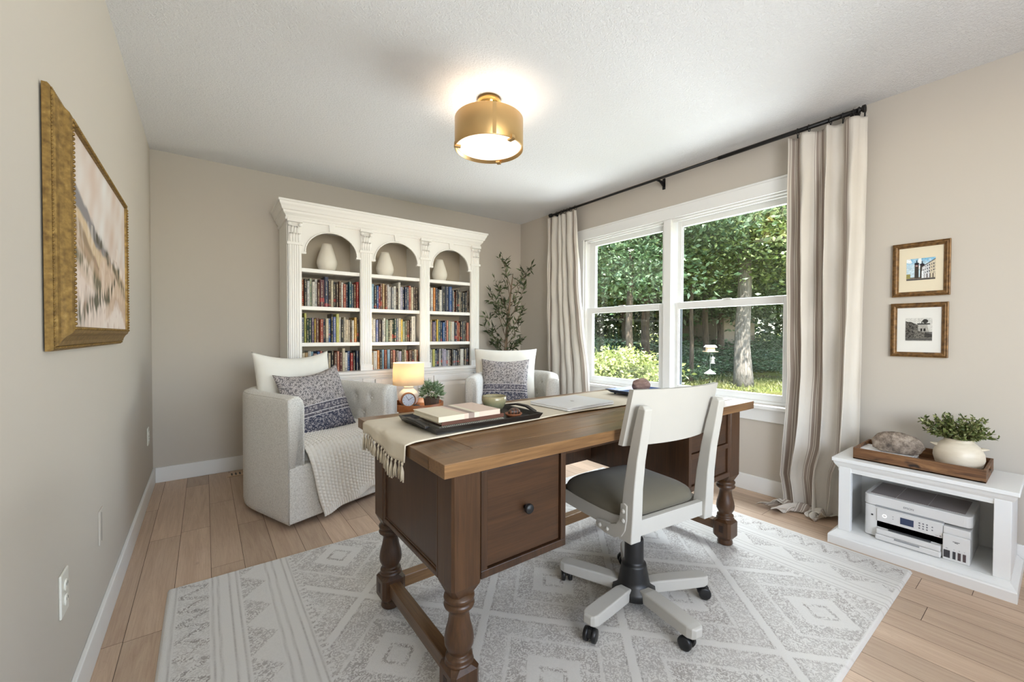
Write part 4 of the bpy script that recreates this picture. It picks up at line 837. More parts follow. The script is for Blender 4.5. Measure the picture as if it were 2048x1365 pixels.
for k in range(5):
    a = math.radians(43+72*k)-CH_ROT; mt = Matrix.Translation(hb) @ Matrix.Rotation(a, 4, 'Z')
    f = MB(); vs = []
    for r0, w_, zb, zt_ in ((.055, .024, .045, .090), (.09, .028, .048, .096), (.2, .031, .053, .099), (.288, .031, .057, .099), (.306, .025, .060, .098), (.315, .014, .063, .095)): vs += [(r0, -w_, zb), (r0, w_, zb), (r0, w_, zt_), (r0, -w_, zt_)]
    vs = [mt @ Vector(v) for v in vs]; f.add(vs, [(i*4+j, i*4+(j+1) % 4, i*4+4+(j+1) % 4, i*4+4+j) for i in range(5) for j in range(4)]+[(3, 2, 1, 0), (20, 21, 22, 23)]); f.build('base_leg', cw, ch, bevel=.006, seg=3)
    sw = math.radians((150, 60, 210, 100, -40)[k]); mc = Matrix.Translation(mt @ Vector((.285, 0, 0))) @ Matrix.Rotation(sw, 4, 'Z')
    f = MB(); f.lathe([(.007, .045), (.007, .062)], (0, 0, 0), 12, 0, mc, True); f.prism([(-.012, .048), (.012, .052), (.026, .046), (.034, .034), (.036, .022), (.028, .03), (.005, .04), (-.012, .036)], -.006, .006, 0, mc @ Matrix.Rotation(PI/2, 4, 'X')); cs = f.build('caster', bk, ch)
    for s_ in (-1, 1): MB().lathe([(1e-5, 0), (.019, 0), (.0235, .002), (.0245, .006), (.0235, .015), (.018, .017), (1e-5, .018)], (0, 0, 0), 24, 0, mc @ Matrix.Translation((.018, s_*.0065, .0252)) @ Matrix.Rotation(-s_*PI/2, 4, 'X')).build('wheel', bk, cs)

# ------------------------------------------------------------------ armchairs
bou = NT('cream_boucle'); bn_ = bou.noise(bou.coord(), 170, 3., .65, .7); bou.base(bou.mix(bou.ramp(bn_, [(.3, (0, 0, 0)), (.6, (255, 255, 255))]), lin((196, 190, 180)), lin((232, 228, 220))), .95, spec=.1); bou.b.inputs['Sheen Weight'].default_value = .2; bou.bump(bn_, .8, .004)
dkp = mat('dark_swivel_plinth', (40, 36, 34), .6)
def make_armchair(loc, rz, label):
    t = thing('armchair', label, 'armchair', loc, rz, 'cream boucle barrel armchairs')
    hw, dp, st = .39, .80, .36; thk = .108
    path = [(-hw, y) for y in np.linspace(.03, st, 12)]; ne = 72
    for i in range(1, ne):
        a = PI-PI*i/ne; c_, s_ = math.cos(a), math.sin(a); e = 2/2.35
        path.append((hw*math.copysign(abs(c_)**e, c_), st+(dp-st)*abs(s_)**e))
    path += [(hw, y) for y in np.linspace(st, .03, 12)]
    pa = np.array(path); 
    # resample evenly
    seg = np.r_[0, np.cumsum(np.linalg.norm(np.diff(pa, axis=0), axis=1))]; N = 190; q = np.linspace(0, seg[-1], N); pa = np.stack([np.interp(q, seg, pa[:, i]) for i in (0, 1)], 1)
    tg = np.gradient(pa, axis=0); tg /= np.linalg.norm(tg, axis=1)[:, None]; nrm = np.stack([tg[:, 1], -tg[:, 0]], 1)   # inward
    pf = [(0.012, .03), (.004, .035), (0, .06), (0, .2), (0, .45), (0, .66), (.0, .70), (.002, .722), (.006, .731), (.012, .733), (.03, .743), (.055, .748), (.08, .742), (.098, .722), (.107, .69)]+[(thk, z) for z in np.r_[np.linspace(.66, .34, 26), .2, .06, .035]]
    pf = np.array(pf); nT = len(pf)
    secs = []
    cen = np.array([thk*.5, .40])
    # rounded arm fronts
    def endcap(i, yl):
        out = []
        for yy, k in ((0.0, .018), (.004, .009), (.012, .003)):
            d = pf[:, 0].copy(); z = pf[:, 1].copy(); inn = np.where(d > .02, d-k*np.minimum(1, (d-.02)/.04)*1.1, d); z2 = np.where(z > .5, z-k*np.clip((d-.012)/.03, 0, 1)*.9, z)
            out.append(np.stack([pa[i, 0]+nrm[i, 0]*inn, np.full(nT, yy), z2], -1))
        return out
    e0 = endcap(0, 0); e1 = endcap(-1, 0)
    body = [np.stack([pa[i, 0]+nrm[i, 0]*pf[:, 0], pa[i, 1]+nrm[i, 1]*pf[:, 0], pf[:, 1]], -1) for i in range(N)]
    P = np.stack(e0+body+e1[::-1], 0)
    # button tufts on the inner face
    btn = []
    for row, zz in enumerate((.645, .535)):
        for k in range(11 - row):
            btn.append((int(N*(.065+.087*(k+.5*row)))+3, zz))
    for bi, bz in btn:
        if bi >= N: continue
        c = P[bi, np.argmin(abs(pf[:, 1]-bz)+(pf[:, 0] < thk*.9)*9)]; nn = np.array([nrm[bi-3, 0], nrm[bi-3, 1], 0])
        inner = (pf[:, 0] > thk*.85)[None, :]; d2 = ((P-c)**2).sum(-1); P -= (np.exp(-d2/.00075)*.020*inner)[..., None]*nn
    o = grid('shell', P, bou.m, t, flip=True); bm = bmesh.new(); bm.from_mesh(o.data); bmesh.ops.holes_fill(bm, edges=[e for e in bm.edges if e.is_boundary]); bmesh.ops.recalc_face_normals(bm, faces=bm.faces); bm.to_mesh(o.data); bm.free()
    f = MB()
    for bi, bz in btn:
        if bi >= N: continue
        c = P[bi, np.argmin(abs(pf[:, 1]-bz)+(pf[:, 0] < thk*.9)*9)]; f.ball(c+np.array([nrm[bi-3, 0], nrm[bi-3, 1], 0])*.002, .010, 0, 10)
    f.build('tuft_buttons', bou.m, t)
    f = MB()     # piped seam at the outer top edge
    f.tube([(pa[i, 0]+nrm[i, 0]*.008, pa[i, 1]+nrm[i, 1]*.008, .7325) for i in range(0, N, 2)], .0022, 6); f.tube([(-hw+.004, .001, z) for z in np.linspace(.05, .72, 8)], .0018, 6); f.tube([(hw-.004, .001, z) for z in np.linspace(.05, .72, 8)], .0018, 6); f.build('seam_piping', mat('cream_piping', (206, 200, 190), .9), t)
    f = MB(); f.box(-hw+.004, hw-.004, -.002, .12, .032, .352); f.build('front_rail', bou.m, t, bevel=.012, seg=3)
    pol = [(x, y) for x, y in zip(pa[:, 0]+nrm[:, 0]*.02, pa[:, 1]+nrm[:, 1]*.02)]; MB().prism(pol[::4], .034, .05).build('base_panel', bou.m, t)
    MB().lathe([(1e-5, 0), (.25, 0), (.26, .01), (.26, .034), (1e-5, .034)], (0, .38, 0), 40).build('swivel_base', dkp, t)
    # seat cushion
    th = np.linspace(0, 2*PI, 90, endpoint=False)[:, None]; c_, s_ = np.cos(th), np.sin(th); e = 2/4.5
    bx = np.sign(c_)*np.abs(c_)**e*(hw-thk-.003); by = .345+np.sign(s_)*np.abs(s_)**e*np.where(s_ > 0, .34, .345)
    rp = np.array([0, .25, .5, .7, .82, .9, .95, .985, 1, 1, .985, .95]); zp = np.array([.452, .451, .447, .44, .432, .422, .412, .398, .38, .36, .345, .335])
    P = np.stack([bx*rp, .345+(by-.345)*rp, zp+0*th], -1); grid('seat_cushion', P, bou.m, t, cu=True)
    return t
CH1 = Matrix.Translation((.726, 2.694, 0)) @ Matrix.Rotation(math.radians(20.7), 4, 'Z')
make_armchair((.726, 2.694, 0), math.radians(20.7), 'cream boucle barrel armchair with a chunky knit throw beside the plain wall')
make_armchair((2.03, 2.73, 0), math.radians(-42), 'cream tufted barrel armchair in front of the olive tree')

def pillow(name, label, cen, right, up, w, h, thk, m, group=None, puff=.5, seed=0, sag=.0):
    n = 46; a = np.linspace(-1, 1, n); U, V = np.meshgrid(a, a, indexing='ij')
    edge = (1-np.abs(U)**2.6)*(1-np.abs(V)**2.6); tk = thk/2*np.clip(edge, 0, 1)**puff
    pinch = 1-.075*(1-np.abs(U)**2)*np.abs(V)**3; pinchx = 1-.075*(1-np.abs(V)**2)*np.abs(U)**3
    X = U*w/2*pinchx; Y = V*h/2*pinch-sag*(1-U**2)*np.maximum(V, 0)**2
    wr = .0035*nz(np.stack([U*2, V*2, U*0], -1), 4, seed)+.004*nz(np.stack([U*2, V*2, U*0], -1), 1.8, seed+3)
    F = np.stack([X, -tk-wr*np.clip(edge*2, 0, 1), Y], -1); Bk = np.stack([X, tk+wr*np.clip(edge*2, 0, 1), Y], -1)
    uv = np.stack([(U+1)/2, (V+1)/2], -1)
    o = grid(name, F, m, uv=uv); me = o.data
    o2 = grid(name+'_b', Bk, m, uv=uv, flip=True); bm = bmesh.new(); bm.from_mesh(me); bm.from_mesh(o2.data); bmesh.ops.remove_doubles(bm, verts=bm.verts, dist=.0006); bm.to_mesh(me); bm.free()
    me.polygons.foreach_set('use_smooth', [True]*len(me.polygons)); bpy.data.objects.remove(o2)
    rgt = Vector(right).normalized(); upv = Vector(up); upv = (upv-rgt*upv.dot(rgt)).normalized(); fwd = upv.cross(rgt)   # back direction
    R = Matrix((rgt, -rgt.cross(upv)*1, upv)).transposed()
    o.matrix_world = Matrix.Translation(cen) @ R.to_4x4(); tag(o, label, 'cushion', group); return o
lin1 = fabric('cream_linen_cushion', (230, 226, 216), 500, .35, .05)
kil = NT('faded_kilim_print'); u = kil.node('UVMap').outputs[0]; su = kil.node('SeparateXYZ', {0: u})
def vor(scale, feat='F1', rand=1.):
    n = kil.node('TexVoronoi', {'Vector': kil.node('VectorMath', {0: u, 1: kil.node('VectorMath', {0: kil.node('TexNoise', {'Vector': u, 'Scale': 14.}).outputs[1], 1: (.03, .03, 0)}, operation='MULTIPLY').outputs[0]}, operation='ADD').outputs[0], 'Scale': scale, 'Randomness': rand}); n.voronoi_dimensions = '2D'; n.feature = feat; return n.outputs['Distance']
d1 = vor(7.); rings_ = kil.math('MULTIPLY', kil.math('GREATER_THAN', kil.math('SINE', kil.math('MULTIPLY', d1, 38.)), .35), kil.math('GREATER_THAN', kil.node('TexNoise', {'Vector': u, 'Scale': 26., 'Detail': 2.}).outputs[0], .44)); d2 = vor(17.); dots = kil.math('LESS_THAN', d2, .27)
dk1 = kil.math('MAXIMUM', kil.math('MULTIPLY', rings_, .75), kil.math('MULTIPLY', dots, .7)); fade = kil.noise(u, 3.5, 3.)
v_s = su.outputs[1]; low = kil.math('LESS_THAN', v_s, .27); mid = kil.math('MULTIPLY', kil.math('GREATER_THAN', v_s, .27), kil.math('LESS_THAN', v_s, .43))
def band(c0, w0): return kil.math('LESS_THAN', kil.math('ABSOLUTE', kil.math('SUBTRACT', v_s, c0)), w0)
light = kil.mix(fade, lin((192, 181, 171)), lin((166, 160, 162))); dark = kil.mix(fade, lin((76, 69, 66)), lin((72, 74, 86)))
c_up = kil.mix(dk1, light, dark); c_low = kil.mix(kil.math('SUBTRACT', 1., kil.math('MULTIPLY', dk1, 1.1)), lin((168, 162, 164)), lin((66, 68, 84)))
c_mid = kil.mix(kil.math('MULTIPLY', kil.math('LESS_THAN', vor(26.), .34), .8), lin((100, 96, 104)), lin((172, 164, 162)))
cc = kil.mix(low, c_up, c_low); cc = kil.mix(mid, cc, c_mid)
for c0 in (.27, .32, .43): cc = kil.mix(kil.math('MULTIPLY', band(c0, .006), .85), cc, lin((206, 200, 198)))
for c0 in (.285, .335, .415): cc = kil.mix(kil.math('MULTIPLY', band(c0, .006), .7), cc, lin((52, 52, 62)))
kil.base(cc, .9, spec=.15); kil.bump(kil.noise(kil.coord(), 600, 2.), .4, .001)
R1 = math.radians(20.7)
pillow('linen_cushion', 'large plain cream linen cushion on the armchair with the knit throw', (.505, 3.19, .735), (math.cos(R1), math.sin(R1), -.02), (-.35*.22, .93*.22, 1), .54, .50, .17, lin1, 'plain linen cushions', .5, 1, .035)
pillow('patterned_cushion', 'dark faded floral-print cushion on the armchair with the knit throw', (.595, 2.985, .655), (.93, .35, .10), (-.17, .36, 1), .45, .45, .15, kil.m, 'faded print cushions', .55, 5, .03)
pillow('linen_cushion', 'large plain cream linen cushion on the armchair by the olive tree', (2.27, 3.165, .71), (.743, -.669, .0), (.14, .16, 1), .60, .52, .18, lin1, 'plain linen cushions', .5, 8, .0)
pillow('patterned_cushion', 'blue-grey faded print cushion on the armchair by the olive tree', (2.17, 3.025, .672), (.743, -.669, 0), (.17, .2, 1), .44, .42, .14, kil.m, 'faded print cushions', .55, 11, .01)
# chunky knit throw over the seat front
nu, nv = 340, 420; U, V = np.meshgrid(np.linspace(0, 1, nu), np.linspace(0, 1, nv), indexing='ij')
x0 = -.279; S = V*1.04     # cloth run from the back of the seat to the hem
ys = [.60, .30, .08, .02, -.006, -.014, -.016, -.020]; zs = [.462, .466, .452, .435, .405, .34, .2, .03]; ss = np.r_[0, np.cumsum(np.hypot(np.diff(ys), np.diff(zs)))]
Lc = ss[-1]; hem = 1-.085*U; sv = V*Lc*hem
Y = np.interp(sv, ss, ys); Z = np.interp(sv, ss, zs); down = np.clip((.42-Z)/.38, 0, 1)
X = x0+U*.56+down*(.075*(1-U)-.01*U)+.004*np.sin(V*20)*down
Y = Y-.012*down*(1+np.sin(U*14+1))-.01*np.sin(U*5)*down; Z = Z+.006*np.sin(U*7)*(1-down)
cu_, rv_ = U*.56/.025, sv/.021; colph = np.floor(cu_); st_k = np.abs(np.sin(PI*cu_))**.6*(.5+.5*np.abs(np.sin(PI*(rv_+.5*(colph % 2))))**.7)
hr = np.clip((sv-(Lc*hem-.045))/.004, 0, 1); st_k = st_k*(1-hr)+hr*(.35+.35*np.abs(np.sin(PI*cu_*1.5)))
nyv = np.where(down > .02, 1, 0); disp = .015*st_k; Y = Y-disp*np.clip(down*6, 0, 1); Z = Z+disp*(1-np.clip(down*6, 0, 1))
knit = NT('chunky_knit_yarn'); kn_ = knit.noise(knit.coord(), 350, 3., .6); knit.base(knit.mix(kn_, lin((226, 220, 210)), lin((244, 240, 232))), .95, spec=.1); knit.bump(kn_, .5, .0015); knit.b.inputs['Sheen Weight'].default_value = .2
th_ = grid('knit_throw', np.stack([X, Y, Z], -1), knit.m, flip=True); th_.matrix_world = CH1; md = th_.modifiers.new('t', 'SOLIDIFY'); md.thickness = .004; md.offset = -1
tag(th_, 'chunky white knit throw draped over the seat of the armchair beside the plain wall', 'throw blanket')

# ------------------------------------------------------------------ side table and what stands on it
sd = thing('side_table', 'small round wooden side table with raised rim between the armchairs', 'side table', (1.367, 3.10, 0)); hon = wood('honey_wood', (120, 66, 28), (186, 112, 56), 0, 1.4, .3)
MB().lathe([(1e-5, .50), (.185, .50), (.195, .505), (.2, .515), (.203, .555), (.198, .558), (.193, .555), (.19, .522), (1e-5, .52)], (0, 0, 0), 56).build('tabletop', hon, sd)
for k in range(3):
    a = 2*PI*k/3+.5; MB().tube([(.13*math.cos(a), .13*math.sin(a), .502), (.15*math.cos(a), .15*math.sin(a), .25), (.17*math.cos(a), .17*math.sin(a), 0)], .014, 12, rs=[.018, .015, .011]).build('leg', hon, sd)
tz = .5206
lm = thing('table_lamp', 'glowing table lamp with cream drum shade and white ceramic base', 'lamp', (1.345, 3.235, tz))
MB().lathe([(1e-5, 0), (.055, 0), (.06, .004), (.075, .02), (.083, .045), (.083, .07), (.072, .105), (.045, .128), (.038, .134), (.04, .142), (.036, .15), (.03, .152), (.012, .156), (.012, .165), (1e-5, .165)], (0, 0, 0), 44).build('ceramic_base', mat('glossy_white_ceramic', (240, 232, 218), .15), lm)
MB().cyl((0, 0, .16), (0, 0, .24), .006, 10).build('stem', brass.m, lm)
sh = NT('linen_lamp_shade'); shd = sh.node('BsdfDiffuse', {'Color': lin((240, 228, 206))}); sht = sh.node('BsdfTranslucent', {'Color': lin((250, 234, 206))}); shm = sh.node('MixShader', {0: .55, 1: shd.outputs[0], 2: sht.outputs[0]}); sh.t.links.new(shm.outputs[0], sh.out.inputs[0])
MB().lathe([(.126, .165), (.1245, .345), (.123, .345), (.1245, .165), (.126, .165)], (0, 0, 0), 56).build('lamp_shade', sh.m, lm)
f = MB()
for k in range(3): a = 2*PI*k/3; f.cyl((0, 0, .238), (.123*math.cos(a), .123*math.sin(a), .238), .0015, 6)
f.build('shade_spider', brass.m, lm); MB().ball((0, 0, .262), .024, 0).build('light_bulb', emis('warm_bulb', (255, 214, 150), 8), lm)
lamp('table_lamp_bulb', 'POINT', (1.345, 3.235, tz+.30), 3.0, (1, .84, .64), shadow_soft_size=.03)
ck = thing('desk_clock', 'round copper table clock with white dial in front of the lamp', 'clock', (1.262, 3.040, tz+.0195), math.radians(-14))
cop = mat('brushed_copper', (176, 122, 86), .3, .9); mtc = Matrix.Translation((0, 0, .062)) @ Matrix.Rotation(PI/2, 4, 'X')
MB().lathe([(1e-5, -.04), (.048, -.04), (.054, -.035), (.056, -.02), (.056, .014), (.054, .018), (.049, .018), (.048, .012), (1e-5, .012)], (0, 0, 0), 48, 0, mtc).build('case', cop, ck)
MB().lathe([(1e-5, .012), (.047, .012), (.047, .0135), (1e-5, .0135)], (0, 0, 0), 48, 0, mtc, False).build('dial', mat('clock_dial_white', (222, 226, 236), .5), ck)
inkm = mat('clock_ink', (40, 44, 60), .5); f = MB()
for k in range(12): a = PI/6*k; f.box(-.0012, .0012, .036, .042, .0137, .0142, 0, mtc @ Matrix.Rotation(-a, 4, 'Z'))
f.build('hour_marks', inkm, ck)
for nm, a, L_ in (('hour_hand', 58, .026), ('minute_hand', 55, .038), ('alarm_hand', -32, .036)): B(-.0012, .0012, -.004, L_, .0145, .0152, 0, mtc @ Matrix.Rotation(math.radians(-a), 4, 'Z')).build(nm, inkm if nm != 'hour_hand' else cop, ck)
for s_ in (-1, 1): MB().cyl((s_*.03, 0, .012), (s_*.034, 0, .0), .004, 8).build('foot', cop, ck)
o = MB().lathe([(1e-5, 0), (.06, 0), (.075, .006), (.085, .017), (.083, .018), (.07, .010), (1e-5, .008)], (0, 0, 0), 40).build('coaster_dish', mat('black_lacquer', (24, 20, 20), .25)); o.location = (1.275, 3.058, tz); tag(o, 'shallow black dish under the copper clock', 'dish')
for o2 in ck.children: pass
ck.location.z = tz+.0085
# ------------------------------------------------------------------ plants
def leafmesh(name, spots, m, parent, L, Wd, seed, fold=.25, droop=0., rnd_s=.35):
    """one mesh of small curved leaves; spots: list of (position, direction)"""
    r_ = np.random.RandomState(seed); n = len(spots); pos = np.array([s_[0] for s_ in spots]); d = np.array([s_[1] for s_ in spots], float); d /= np.linalg.norm(d, axis=1)[:, None]
    side = np.cross(d, r_.randn(n, 3)); side /= np.linalg.norm(side, axis=1)[:, None]; nn = np.cross(side, d); l = (L*(1+rnd_s*r_.randn(n)).clip(.4, 1.8))[:, None]; w_ = (Wd*l/L)
    V_ = np.stack([pos, pos+d*l*.45+side*w_*.5+nn*w_*fold, pos+d*l, pos+d*l*.45-side*w_*.5+nn*w_*fold], 1); V_[:, 2, 2] -= droop*l[:, 0]
    me = bpy.data.meshes.new(name); me.vertices.add(n*4); me.vertices.foreach_set('co', V_.reshape(-1).astype(np.float32)); me.loops.add(n*4); me.loops.foreach_set('vertex_index', np.arange(n*4, dtype=np.int32)); me.polygons.add(n); me.polygons.foreach_set('loop_start', np.arange(0, n*4, 4, dtype=np.int32)); me.update(calc_edges=True)
    a = me.attributes.new('tone', 'FLOAT', 'FACE'); a.data.foreach_set('value', r_.rand(n).astype(np.float32)); return link(name, me, m, parent)
def leafmat(name, c1, c2, c3=None, rough=.5, transl=.25):
    t = NT(name); at = t.node('Attribute', attribute_name='tone'); c = t.ramp(at.outputs['Fac'], [(0, c1), (.6, c2), (1, c3 or c2)]); t.base(c, rough)
    tl = t.node('BsdfTranslucent', {'Color': c}); ms = t.node('MixShader', {0: transl, 1: t.b.outputs[0], 2: tl.outputs[0]}); t.t.links.new(ms.outputs[0], t.out.inputs[0]); return t.m
def tuft(cx, cz, rad, hgt, n, seed, flat=1., up=.6):
    r_ = random.Random(seed); sp = []
    for _ in range(n):
        a = r_.random()*2*PI; el = r_.uniform(-.25, 1.25); q = r_.uniform(.35, 1)**.6; p = Vector((math.cos(a)*math.cos(el)*rad*q, math.sin(a)*math.cos(el)*rad*q*flat, cz+hgt*max(-.15, math.sin(el))*q)); dv = Vector((p.x, p.y, (p.z-cz)*.8+up*.03))+Vector((r_.gauss(0, .5), r_.gauss(0, .5), r_.gauss(0, .5)))*rad*.9; sp.append((p, dv))
    return sp
pp = thing('potted_plant', 'small silvery-green plant in a ribbed brown pot on the side table', 'plant', (1.435, 2.992, tz))
f = MB(); ns = 30; vs = []
for z, r0 in ((0, .05), (.004, .052), (.078, .064), (.082, .064), (.082, .058), (.07, .056)):
    for k in range(ns*2): a = PI*k/ns; rr2 = r0-(.003 if k % 2 else 0)*(z < .08); vs.append((rr2*math.cos(a), rr2*math.sin(a), z))
m_ = ns*2; f.add(vs, [(i*m_+k, i*m_+(k+1) % m_, (i+1)*m_+(k+1) % m_, (i+1)*m_+k) for i in range(5) for k in range(m_)]+[tuple(reversed(range(m_))), tuple(5*m_+k for k in range(m_))]); f.build('pot', mat('ribbed_brown_pot', (96, 78, 64), .7, var=(30, .4)), pp)
leafmesh('foliage', [q for q in tuft(0, .105, .085, .095, 560, 2) if q[0].z > .075], leafmat('silver_green_leaf', (84, 108, 70), (150, 172, 130), (200, 210, 182)), pp, .032, .013, 4)
# olive tree
OT = Vector((2.70, 3.73, 0)); ol = thing('olive_tree', 'slender artificial olive tree with sparse dark leaves in the corner', 'tree', OT)
MB().lathe([(1e-5, 0), (.09, 0), (.10, .01), (.125, .2), (.13, .22), (.12, .22), (.115, .19), (1e-5, .19)], (0, 0, 0), 36).build('pot', mat('black_nursery_pot', (46, 42, 40), .7), ol)
barkm = NT('olive_bark'); barkm.base(barkm.ramp(barkm.noise(barkm.coord('Object', (30, 30, 6)), 2, 4.), [(.3, (96, 78, 62)), (.7, (150, 130, 108))]), .9)
tp = [(0, 0, .19), (.01, 0, .6), (-.015, .0, .9), (.0, 0, 1.1), (.03, 0, 1.35), (.06, 0, 1.6), (.085, 0, 1.78)]
MB().tube(tp, .012, 10, rs=[.020, .019, .018, .016, .012, .008, .004]).build('trunk', barkm.m, ol)
rv = Vector((R2.x, R2.y, 0)).normalized(); bv = Vector((Fv.x, Fv.y, 0)).normalized()
r = random.Random(21); sp = []; f = MB()
brs = [(1.0, -.20, 1.32, .0), (.98, .16, 1.25, .05), (1.05, -.12, 1.52, -.05), (1.1, .2, 1.45, -.04), (1.2, -.2, 1.62, .04), (1.25, .18, 1.66, .0), (1.35, -.16, 1.76, -.03), (1.4, .17, 1.82, .03), (1.5, -.05, 1.9, .0), (1.6, .22, 1.88, .0), (1.62, -.1, 2.0, -.02), (.95, -.15, 1.12, -.06), (.95, .17, 1.05, .04), (1.0, -.24, 1.2, .06), (1.0, .05, 1.3, -.1), (1.15, .0, 1.5, .1), (.9, -.1, 1.0, .0), (.92, .1, .98, -.08), (1.3, -.08, 1.6, -.08)]
for z0, dxr, z1, db in brs:
    xt = np.interp(z0, [p[2] for p in tp], [p[0] for p in tp]); p0 = rv*xt*1.; p0 = Vector((xt, 0, z0)); p3 = p0+rv*dxr*1.05+bv*db*.7; p3.z = z1; mid_ = p0.lerp(p3, .5)+rv*dxr*.12+Vector((0, 0, -.03))
    pts = [p0*(1-t)**2+mid_*2*t*(1-t)+p3*t*t for t in np.linspace(0, 1, 9)]; f.tube(pts, .003, 6, rs=[.0045-.0035*t for t in np.linspace(0, 1, 9)])
    for q in range(21):
        t = r.uniform(.18, 1); p = p0*(1-t)**2+mid_*2*t*(1-t)+p3*t*t; dv = (p3-p0).normalized()*.6+Vector((r.gauss(0, .6), r.gauss(0, .6), r.gauss(.1, .5))); sp.append((p, dv))
        if r.random() < .3:
            q_ = p+dv.normalized()*.05; f.tube([p, q_], .0012, 4); 
            for _ in range(3): sp.append((q_, dv+Vector((r.gauss(0, .6), r.gauss(0, .6), r.gauss(0, .6)))))
bm_ = f.build('branches', barkm.m, ol)
for i, (p, dv) in enumerate(sp):   # keep leaves clear of the walls
    w_ = OT+p; 
    if w_.x > XR-.07: p.x = XR-.07-OT.x
    if w_.y > YB-.07: p.y = YB-.07-OT.y
leafmesh('foliage', sp, leafmat('olive_leaf', (50, 62, 38), (84, 96, 62), (132, 142, 108)), ol, .058, .0155, 9, .3)

# ------------------------------------------------------------------ low white stand with printer
SX0, SX1, SY0, SY1 = 2.70, 3.078, .105, .745
sn = thing('low_console', 'low white open console standing against the wall beside the curtain', 'console table', (2.88, .425, 0))
def sl(mb): mb.v = [(x-2.88, y-.425, z) for x, y, z in mb.v]; return mb
f = MB(); f.box(SX0-.003, SX1, SY0, SY1, .428, .447); sl(f).build('tabletop', WHITE, sn, bevel=.003)
f = MB(); pr = [(.0, .428), (.004, .428), (.006, .42), (.010, .41), (.018, .398), (.022, .392), (.022, .375)]; vs = []
for d_, z in [(a+.001, b_) for a, b_ in pr]+[(.04, .375), (.04, .428)]: vs += [(SX1, SY0+d_, z), (SX0+d_, SY0+d_, z), (SX0+d_, SY1-d_, z), (SX1, SY1-d_, z)]
n = len(pr)+2; f.add(vs, [(i*4+j, i*4+j+1, (i+1) % n*4+j+1, (i+1) % n*4+j) for i in range(n) for j in range(3)]); sl(f).build('cornice', WHITE, sn)
f = MB(); vs = []; pr = [(-.046, 0), (-.046, .042), (-.043, .047), (-.03, .05), (-.012, .058), (.0, .062), (.01, .064), (.01, 0)]
for d_, z in pr: vs += [(SX1, SY0+.02+d_*.45, z), (SX0+.0+d_, SY0+.02+d_*.45, z), (SX0+d_, SY1-.02-d_*.45, z), (SX1, SY1-.02-d_*.45, z)]
n = len(pr); f.add(vs, [(i*4+j, i*4+j+1, (i+1) % n*4+j+1, (i+1) % n*4+j) for i in range(n) for j in range(3)]); sl(f).build('plinth', WHITE, sn)
sl(B(SX0+.008, SX1, SY0+.02, SY1-.02, .04, .0642)).build('bottom_shelf', WHITE, sn)
for y0, y1 in ((.1265, .1765), (.6665, .7175)):
    sl(B(SX0+.016, SX0+.05, y0, y1, .064, .40)).build('post', WHITE, sn, bevel=.002)
    ys_ = (.1265, .142) if y0 < .4 else (.702, .7175); sl(B(SX0+.05, SX1, ys_[0], ys_[1], .064, .40)).build('side_panel', WHITE, sn)
sl(B(SX0+.02, SX0+.04, .17, .67, .387, .43)).build('apron', WHITE, sn)
sl(B(SX1-.01, SX1, .142, .702, .064, .40)).build('back_panel', WHITE, sn)

pw = mat('printer_white_plastic', (222, 221, 219), .45, spec=.4); pg_ = mat('printer_grey_insert', (150, 152, 154), .5); pd = mat('printer_dark_recess', (30, 30, 32), .5)
PRX = 2.757; pn = thing('inkjet_printer', 'white ink-tank inkjet printer inside the low white console', 'printer', (PRX, .43, .0648))
# printer space: x depth (+ to the wall), y: + towards the window, z up
MB().prism([(.0+.012*(1-math.cos(a)), .186-.03*(1-math.sin(a))) for a in np.linspace(0, PI/2, 7)][::-1]+[(.0, -.1), (.30, -.1), (.30, .19)], .004, .16).build('body', pw, pn, bevel=.003)
f = MB(); f.box(.014, .30, -.186, -.1, .004, .15); f.build('body_side', pw, pn, bevel=.003)
MB().prism(rr(.15, .19, .026), 0, .052, 0, Matrix.Translation((.150, 0, .162))).build('scanner_lid', pw, pn, bevel=.004)
topm = mat('printer_grey_top', (150, 142, 140), .55); f = MB()
for y0, y1 in ((-.165, -.045), (-.042, .07), (.073, .17)): f.box(.03, .27, y0, y1, .214, .2155)
f.build('top_panels', topm, pn)
B(-.0016, .004, -.1, .142, .158, .167).build('lid_grip', pg_, pn)
pnl = B(-.006, .004, -.098, .137, .088, .152, 0).build('control_panel', pw, pn, bevel=.002)
B(-.0078, -.006, .0, .048, .103, .135).build('screen', mat('dark_blue_screen', (50, 62, 92), .15), pnl)
MB().tube([(-.0065, .107+.0075*math.cos(a), .12+.0075*math.sin(a)) for a in np.linspace(0, 2*PI, 24, endpoint=False)], .0009, 6, closed=True).build('power_light_ring', emis('white_led_ring', (255, 255, 255), .55), pnl)
f = MB(); txm = mat('printer_grey_print', (120, 120, 124), .6)
for a in range(3):
    for b_ in range(3): f.lathe([(1e-5, 0), (.0035, 0), (.0035, .0004)], (-.0061, -.02-a*.013, .132-b_*.012), 10, 0, Matrix.Rotation(-PI/2, 4, 'Y'))
for dz in (.0, .012): f.lathe([(1e-5, 0), (.003, 0), (.003, .0004)], (-.0061, -.064, .128-dz*1.2), 10, 0, Matrix.Rotation(-PI/2, 4, 'Y')); f.lathe([(1e-5, 0), (.002, 0), (.002, .0004)], (-.0061, .075, .128-dz), 10, 0, Matrix.Rotation(-PI/2, 4, 'Y'))
f.box(-.0065, -.006, -.094, -.088, .094, .099); f.box(-.0065, -.006, -.084, -.073, .0955, .0965); f.build('buttons', txm, pnl)
B(.0, .06, -.098, .137, .058, .088).build('paper_slot', pd, pn); B(-.02, .05, -.06, .09, .055, .060).build('paper_guide', mat('printer_slate_tray', (92, 94, 96), .5), pn)
